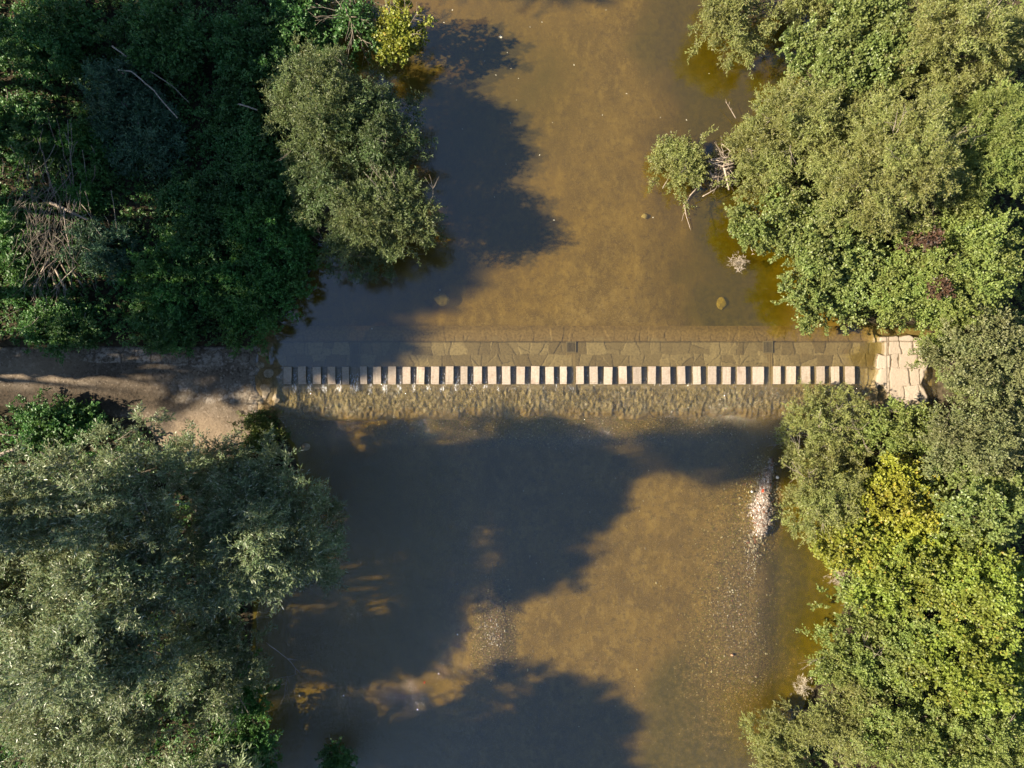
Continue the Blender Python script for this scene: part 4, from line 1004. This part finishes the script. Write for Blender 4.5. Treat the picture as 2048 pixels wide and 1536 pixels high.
# bare twigs at the upstream water edge
def twiggy(name, pts, r0, label, cat, seed, forks=5, mat='drift', L=.8, group=None, flat=.3):
    r = np.random.default_rng(seed)
    P = np.array([W(*p) for p in pts]); O = P[0].copy(); P = P - O
    Q = [P[0]]
    for a, b in zip(P[:-1], P[1:]): Q += list(wiggle(a, b, 5, .07, r=r)[1:])
    Q = np.array(Q); paths = [(Q, np.linspace(r0, r0 * .35, len(Q)))]
    for _ in range(forks):
        i = r.integers(len(Q) // 3, len(Q) - 1); d = unit(unit(Q[min(i + 1, len(Q) - 1)] - Q[i - 1]) + r.normal(0, .55, 3) * [1, 1, flat])
        paths.append((wiggle(Q[i], Q[i] + d * L * (.4 + r.random()), 5, .12, r=r), np.linspace(r0 * .45, r0 * .18, 5)))
    V, F = tubes(paths, 6)
    o = link(name, np_mesh(name, V, F, smooth=True), mat); o.location = tuple(O)
    return tag(o, label, cat, group)
twiggy('dead_branch', [(1403, 368, .25), (1381, 390, .1), (1368, 412, .12), (1373, 434, .15), (1380, 455, .12)], .045, 'forked grey dead branch trailing in the water by the driftwood', 'branch', 1, 4, L=.5)
twiggy('dead_branch', [(1472, 237, .4), (1462, 220, .5), (1451, 203, .6)], .03, 'thin twig with a few dry leaves upstream of the driftwood', 'branch', 2, 3, L=.25)
twiggy('dead_branch', [(690, 10, 2.6), (703, 45, 2.9), (704, 85, 2.6)], .045, 'bare grey branch between dark shrubs at the upstream edge', 'branch', 3, 8, mat='twig', L=1.1)
twiggy('dead_branch', [(722, 30, 1.6), (722, 90, 1.2), (738, 130, .6)], .03, 'thin bare branch drooping to the upstream shadow', 'branch', 4, 6, mat='twig', L=.8)
twiggy('dead_branch', [(810, 30, 2.2), (830, 27, 2.2), (868, 25, 2.0)], .02, 'thin bare twig reaching out past the yellow-green branches', 'branch', 5, 4, mat='twig', L=.6)
twiggy('dead_branch', [(532, 1285, .9), (565, 1310, .5), (600, 1345, .1)], .03, 'bare twig with a pale tip dipping into the amber water', 'branch', 6, 4, mat='drift', L=.5)
twiggy('dead_branch', [(530, 1365, .8), (575, 1352, .5), (568, 1400, .3)], .022, 'tangled bare twigs low over the amber water', 'branch', 7, 9, mat='twig', L=.9)
twiggy('dead_branch', [(978, 1200, -.2), (995, 1212, -.14), (1002, 1222, -.12)], .03, 'small dark branch stuck in the shallows of the downstream shadow', 'branch', 8, 4, mat='darkstem', L=.4)
twiggy('dead_branch', [(985, 1126, -.25), (986, 1150, -.22)], .05, 'short dark stick sunk in the downstream shadow', 'branch', 9, 0, mat='darkstem')
twiggy('dead_branch', [(920, 1370, -.16), (930, 1378, -.14)], .03, 'tiny black stick in the blue shade downstream', 'branch', 10, 0, mat='darkstem')

# driftwood heap
GD = 'sticks of the driftwood heap'
DW = [((1444, 288, .5), (1468, 309, .5), .035, 'pale stick pointing upstream off the driftwood heap'), ((1421, 320, .6), (1460, 314, .6), .055, 'bleached stick along the upstream edge of the heap'),
      ((1415, 322, .65), (1446, 333, .7), .06, 'thick bleached stick at the water side of the heap'), ((1444, 333, .72), (1470, 326, .7), .045, 'bleached stick continuing across the heap top'),
      ((1448, 336, .75), (1458, 380, .6), .075, 'thickest bleached log of the driftwood heap, lying crosswise'), ((1450, 338, .8), (1468, 333, .75), .03, 'short straight stick by the thick driftwood log'),
      ((1418, 343, .5), (1444, 370, .45), .045, 'grey driftwood stick slanting to the downstream side'), ((1417, 340, .5), (1428, 358, .5), .03, 'short grey driftwood stick in the tangle'),
      ((1405, 393, .3), (1431, 378, .4), .03, 'straight pale stick poking out downstream of the heap'), ((1325, 377, .15), (1341, 350, .5), .02, 'thin stick under the small round willow bush'),
      ((1424, 327, .7), (1470, 320, .7), .035, 'long bleached stick parallel to the upstream edge of the heap'), ((1432, 320, .75), (1464, 330, .75), .03, 'thin bleached stick crossing the heap top')]
for i, (a, b, r_, lab) in enumerate(DW):
    stick('driftwood', [(a[0], a[1], a[2] + .55), (b[0], b[1], b[2] + .55)], r_, r_ * .75, 'drift', lab, 'driftwood', GD, seed=700 + i)
tag(brush('driftwood_tangle', 1441, 338, 150, .9, .4, 1.15, (12, 14), 'drift', 41, rad=.014))
rock('debris_mound', 1441, 338, .2, .85, .75, .7, 'log', 'dark mound of trapped debris under the driftwood sticks', 'debris', 12)

# dry reeds at the sunlit shore
for i, (x, y, lab) in enumerate([(1482, 523, 'whitish dry reed tuft below the jutting green bush'), (1678, 1155, 'whitish dry reed tuft at the inlet below the golden bush'), (1606, 1372, 'whitish dry reed tuft by the olive willow downstream')]):
    r = np.random.default_rng(800 + i); c = W(x, y, .5)
    n = 46; b = np.stack([r.normal(0, .24, n), r.normal(0, .2, n), r.uniform(0, .5, n)], 1)
    V, F, t = leaf_cards(b, unit(r.normal(0, .6, (n, 3)) + [-.4, 0, .5]), 'straw', r, .8)
    o = link('reed_tuft', np_mesh('reed_tuft', V, F, fattrs=dict(leaf_tone=t)), 'straw'); o.location = (c[0], c[1], .3)
    tag(o, lab, 'reeds', 'dry reed tufts')

# ---------------------------------------------------------------- light, sky, camera
EL, AZ = math.radians(33.5), math.radians(3.0)      # sun from -x, shadows run +x and a little +y
sd = Vector((math.cos(EL) * math.cos(AZ), math.cos(EL) * math.sin(AZ), -math.sin(EL)))
L = bpy.data.lights.new('sun', 'SUN'); L.energy = 5.0; L.angle = math.radians(1.0); L.color = (1, .88, .68)
lo = bpy.data.objects.new('sun', L); COL.objects.link(lo); lo.rotation_euler = sd.to_track_quat('-Z', 'Y').to_euler(); lo.location = (-40, 0, 60)
w = bpy.data.worlds.new('World'); scene.world = w; w.use_nodes = True
nt = w.node_tree; nt.nodes.clear()
sky = nt.nodes.new('ShaderNodeTexSky'); sky.sky_type = 'NISHITA'; sky.sun_disc = False; sky.sun_elevation = EL
sky.sun_rotation = math.atan2(-sd.x, -sd.y)
sky.air_density = 1.0; sky.dust_density = .3; sky.ozone_density = 3.0
bg = nt.nodes.new('ShaderNodeBackground'); bg.inputs[1].default_value = .06
ow = nt.nodes.new('ShaderNodeOutputWorld'); nt.links.new(sky.outputs[0], bg.inputs[0]); nt.links.new(bg.outputs[0], ow.inputs[0])
cam = bpy.data.cameras.new('camera'); cam.sensor_width = 36; cam.lens = 36 * CAMH / (2048 * S); cam.clip_end = 3000
co = bpy.data.objects.new('camera', cam); COL.objects.link(co); co.location = (0, 0, CAMH); scene.camera = co
scene.view_settings.view_transform = 'Standard'; scene.view_settings.look = 'None'; scene.view_settings.exposure = 1.4; scene.view_settings.gamma = 1
scene.cycles.use_adaptive_sampling = True; scene.cycles.adaptive_threshold = .02
scene.cycles.max_bounces = 5; scene.cycles.diffuse_bounces = 2; scene.cycles.glossy_bounces = 2; scene.cycles.transparent_max_bounces = 8; scene.cycles.use_denoising = True
scene.cycles.caustics_reflective = False; scene.cycles.caustics_refractive = False
print('LEAVES', sum(n for _, n in ALLTREES), 'trees', len(ALLTREES))
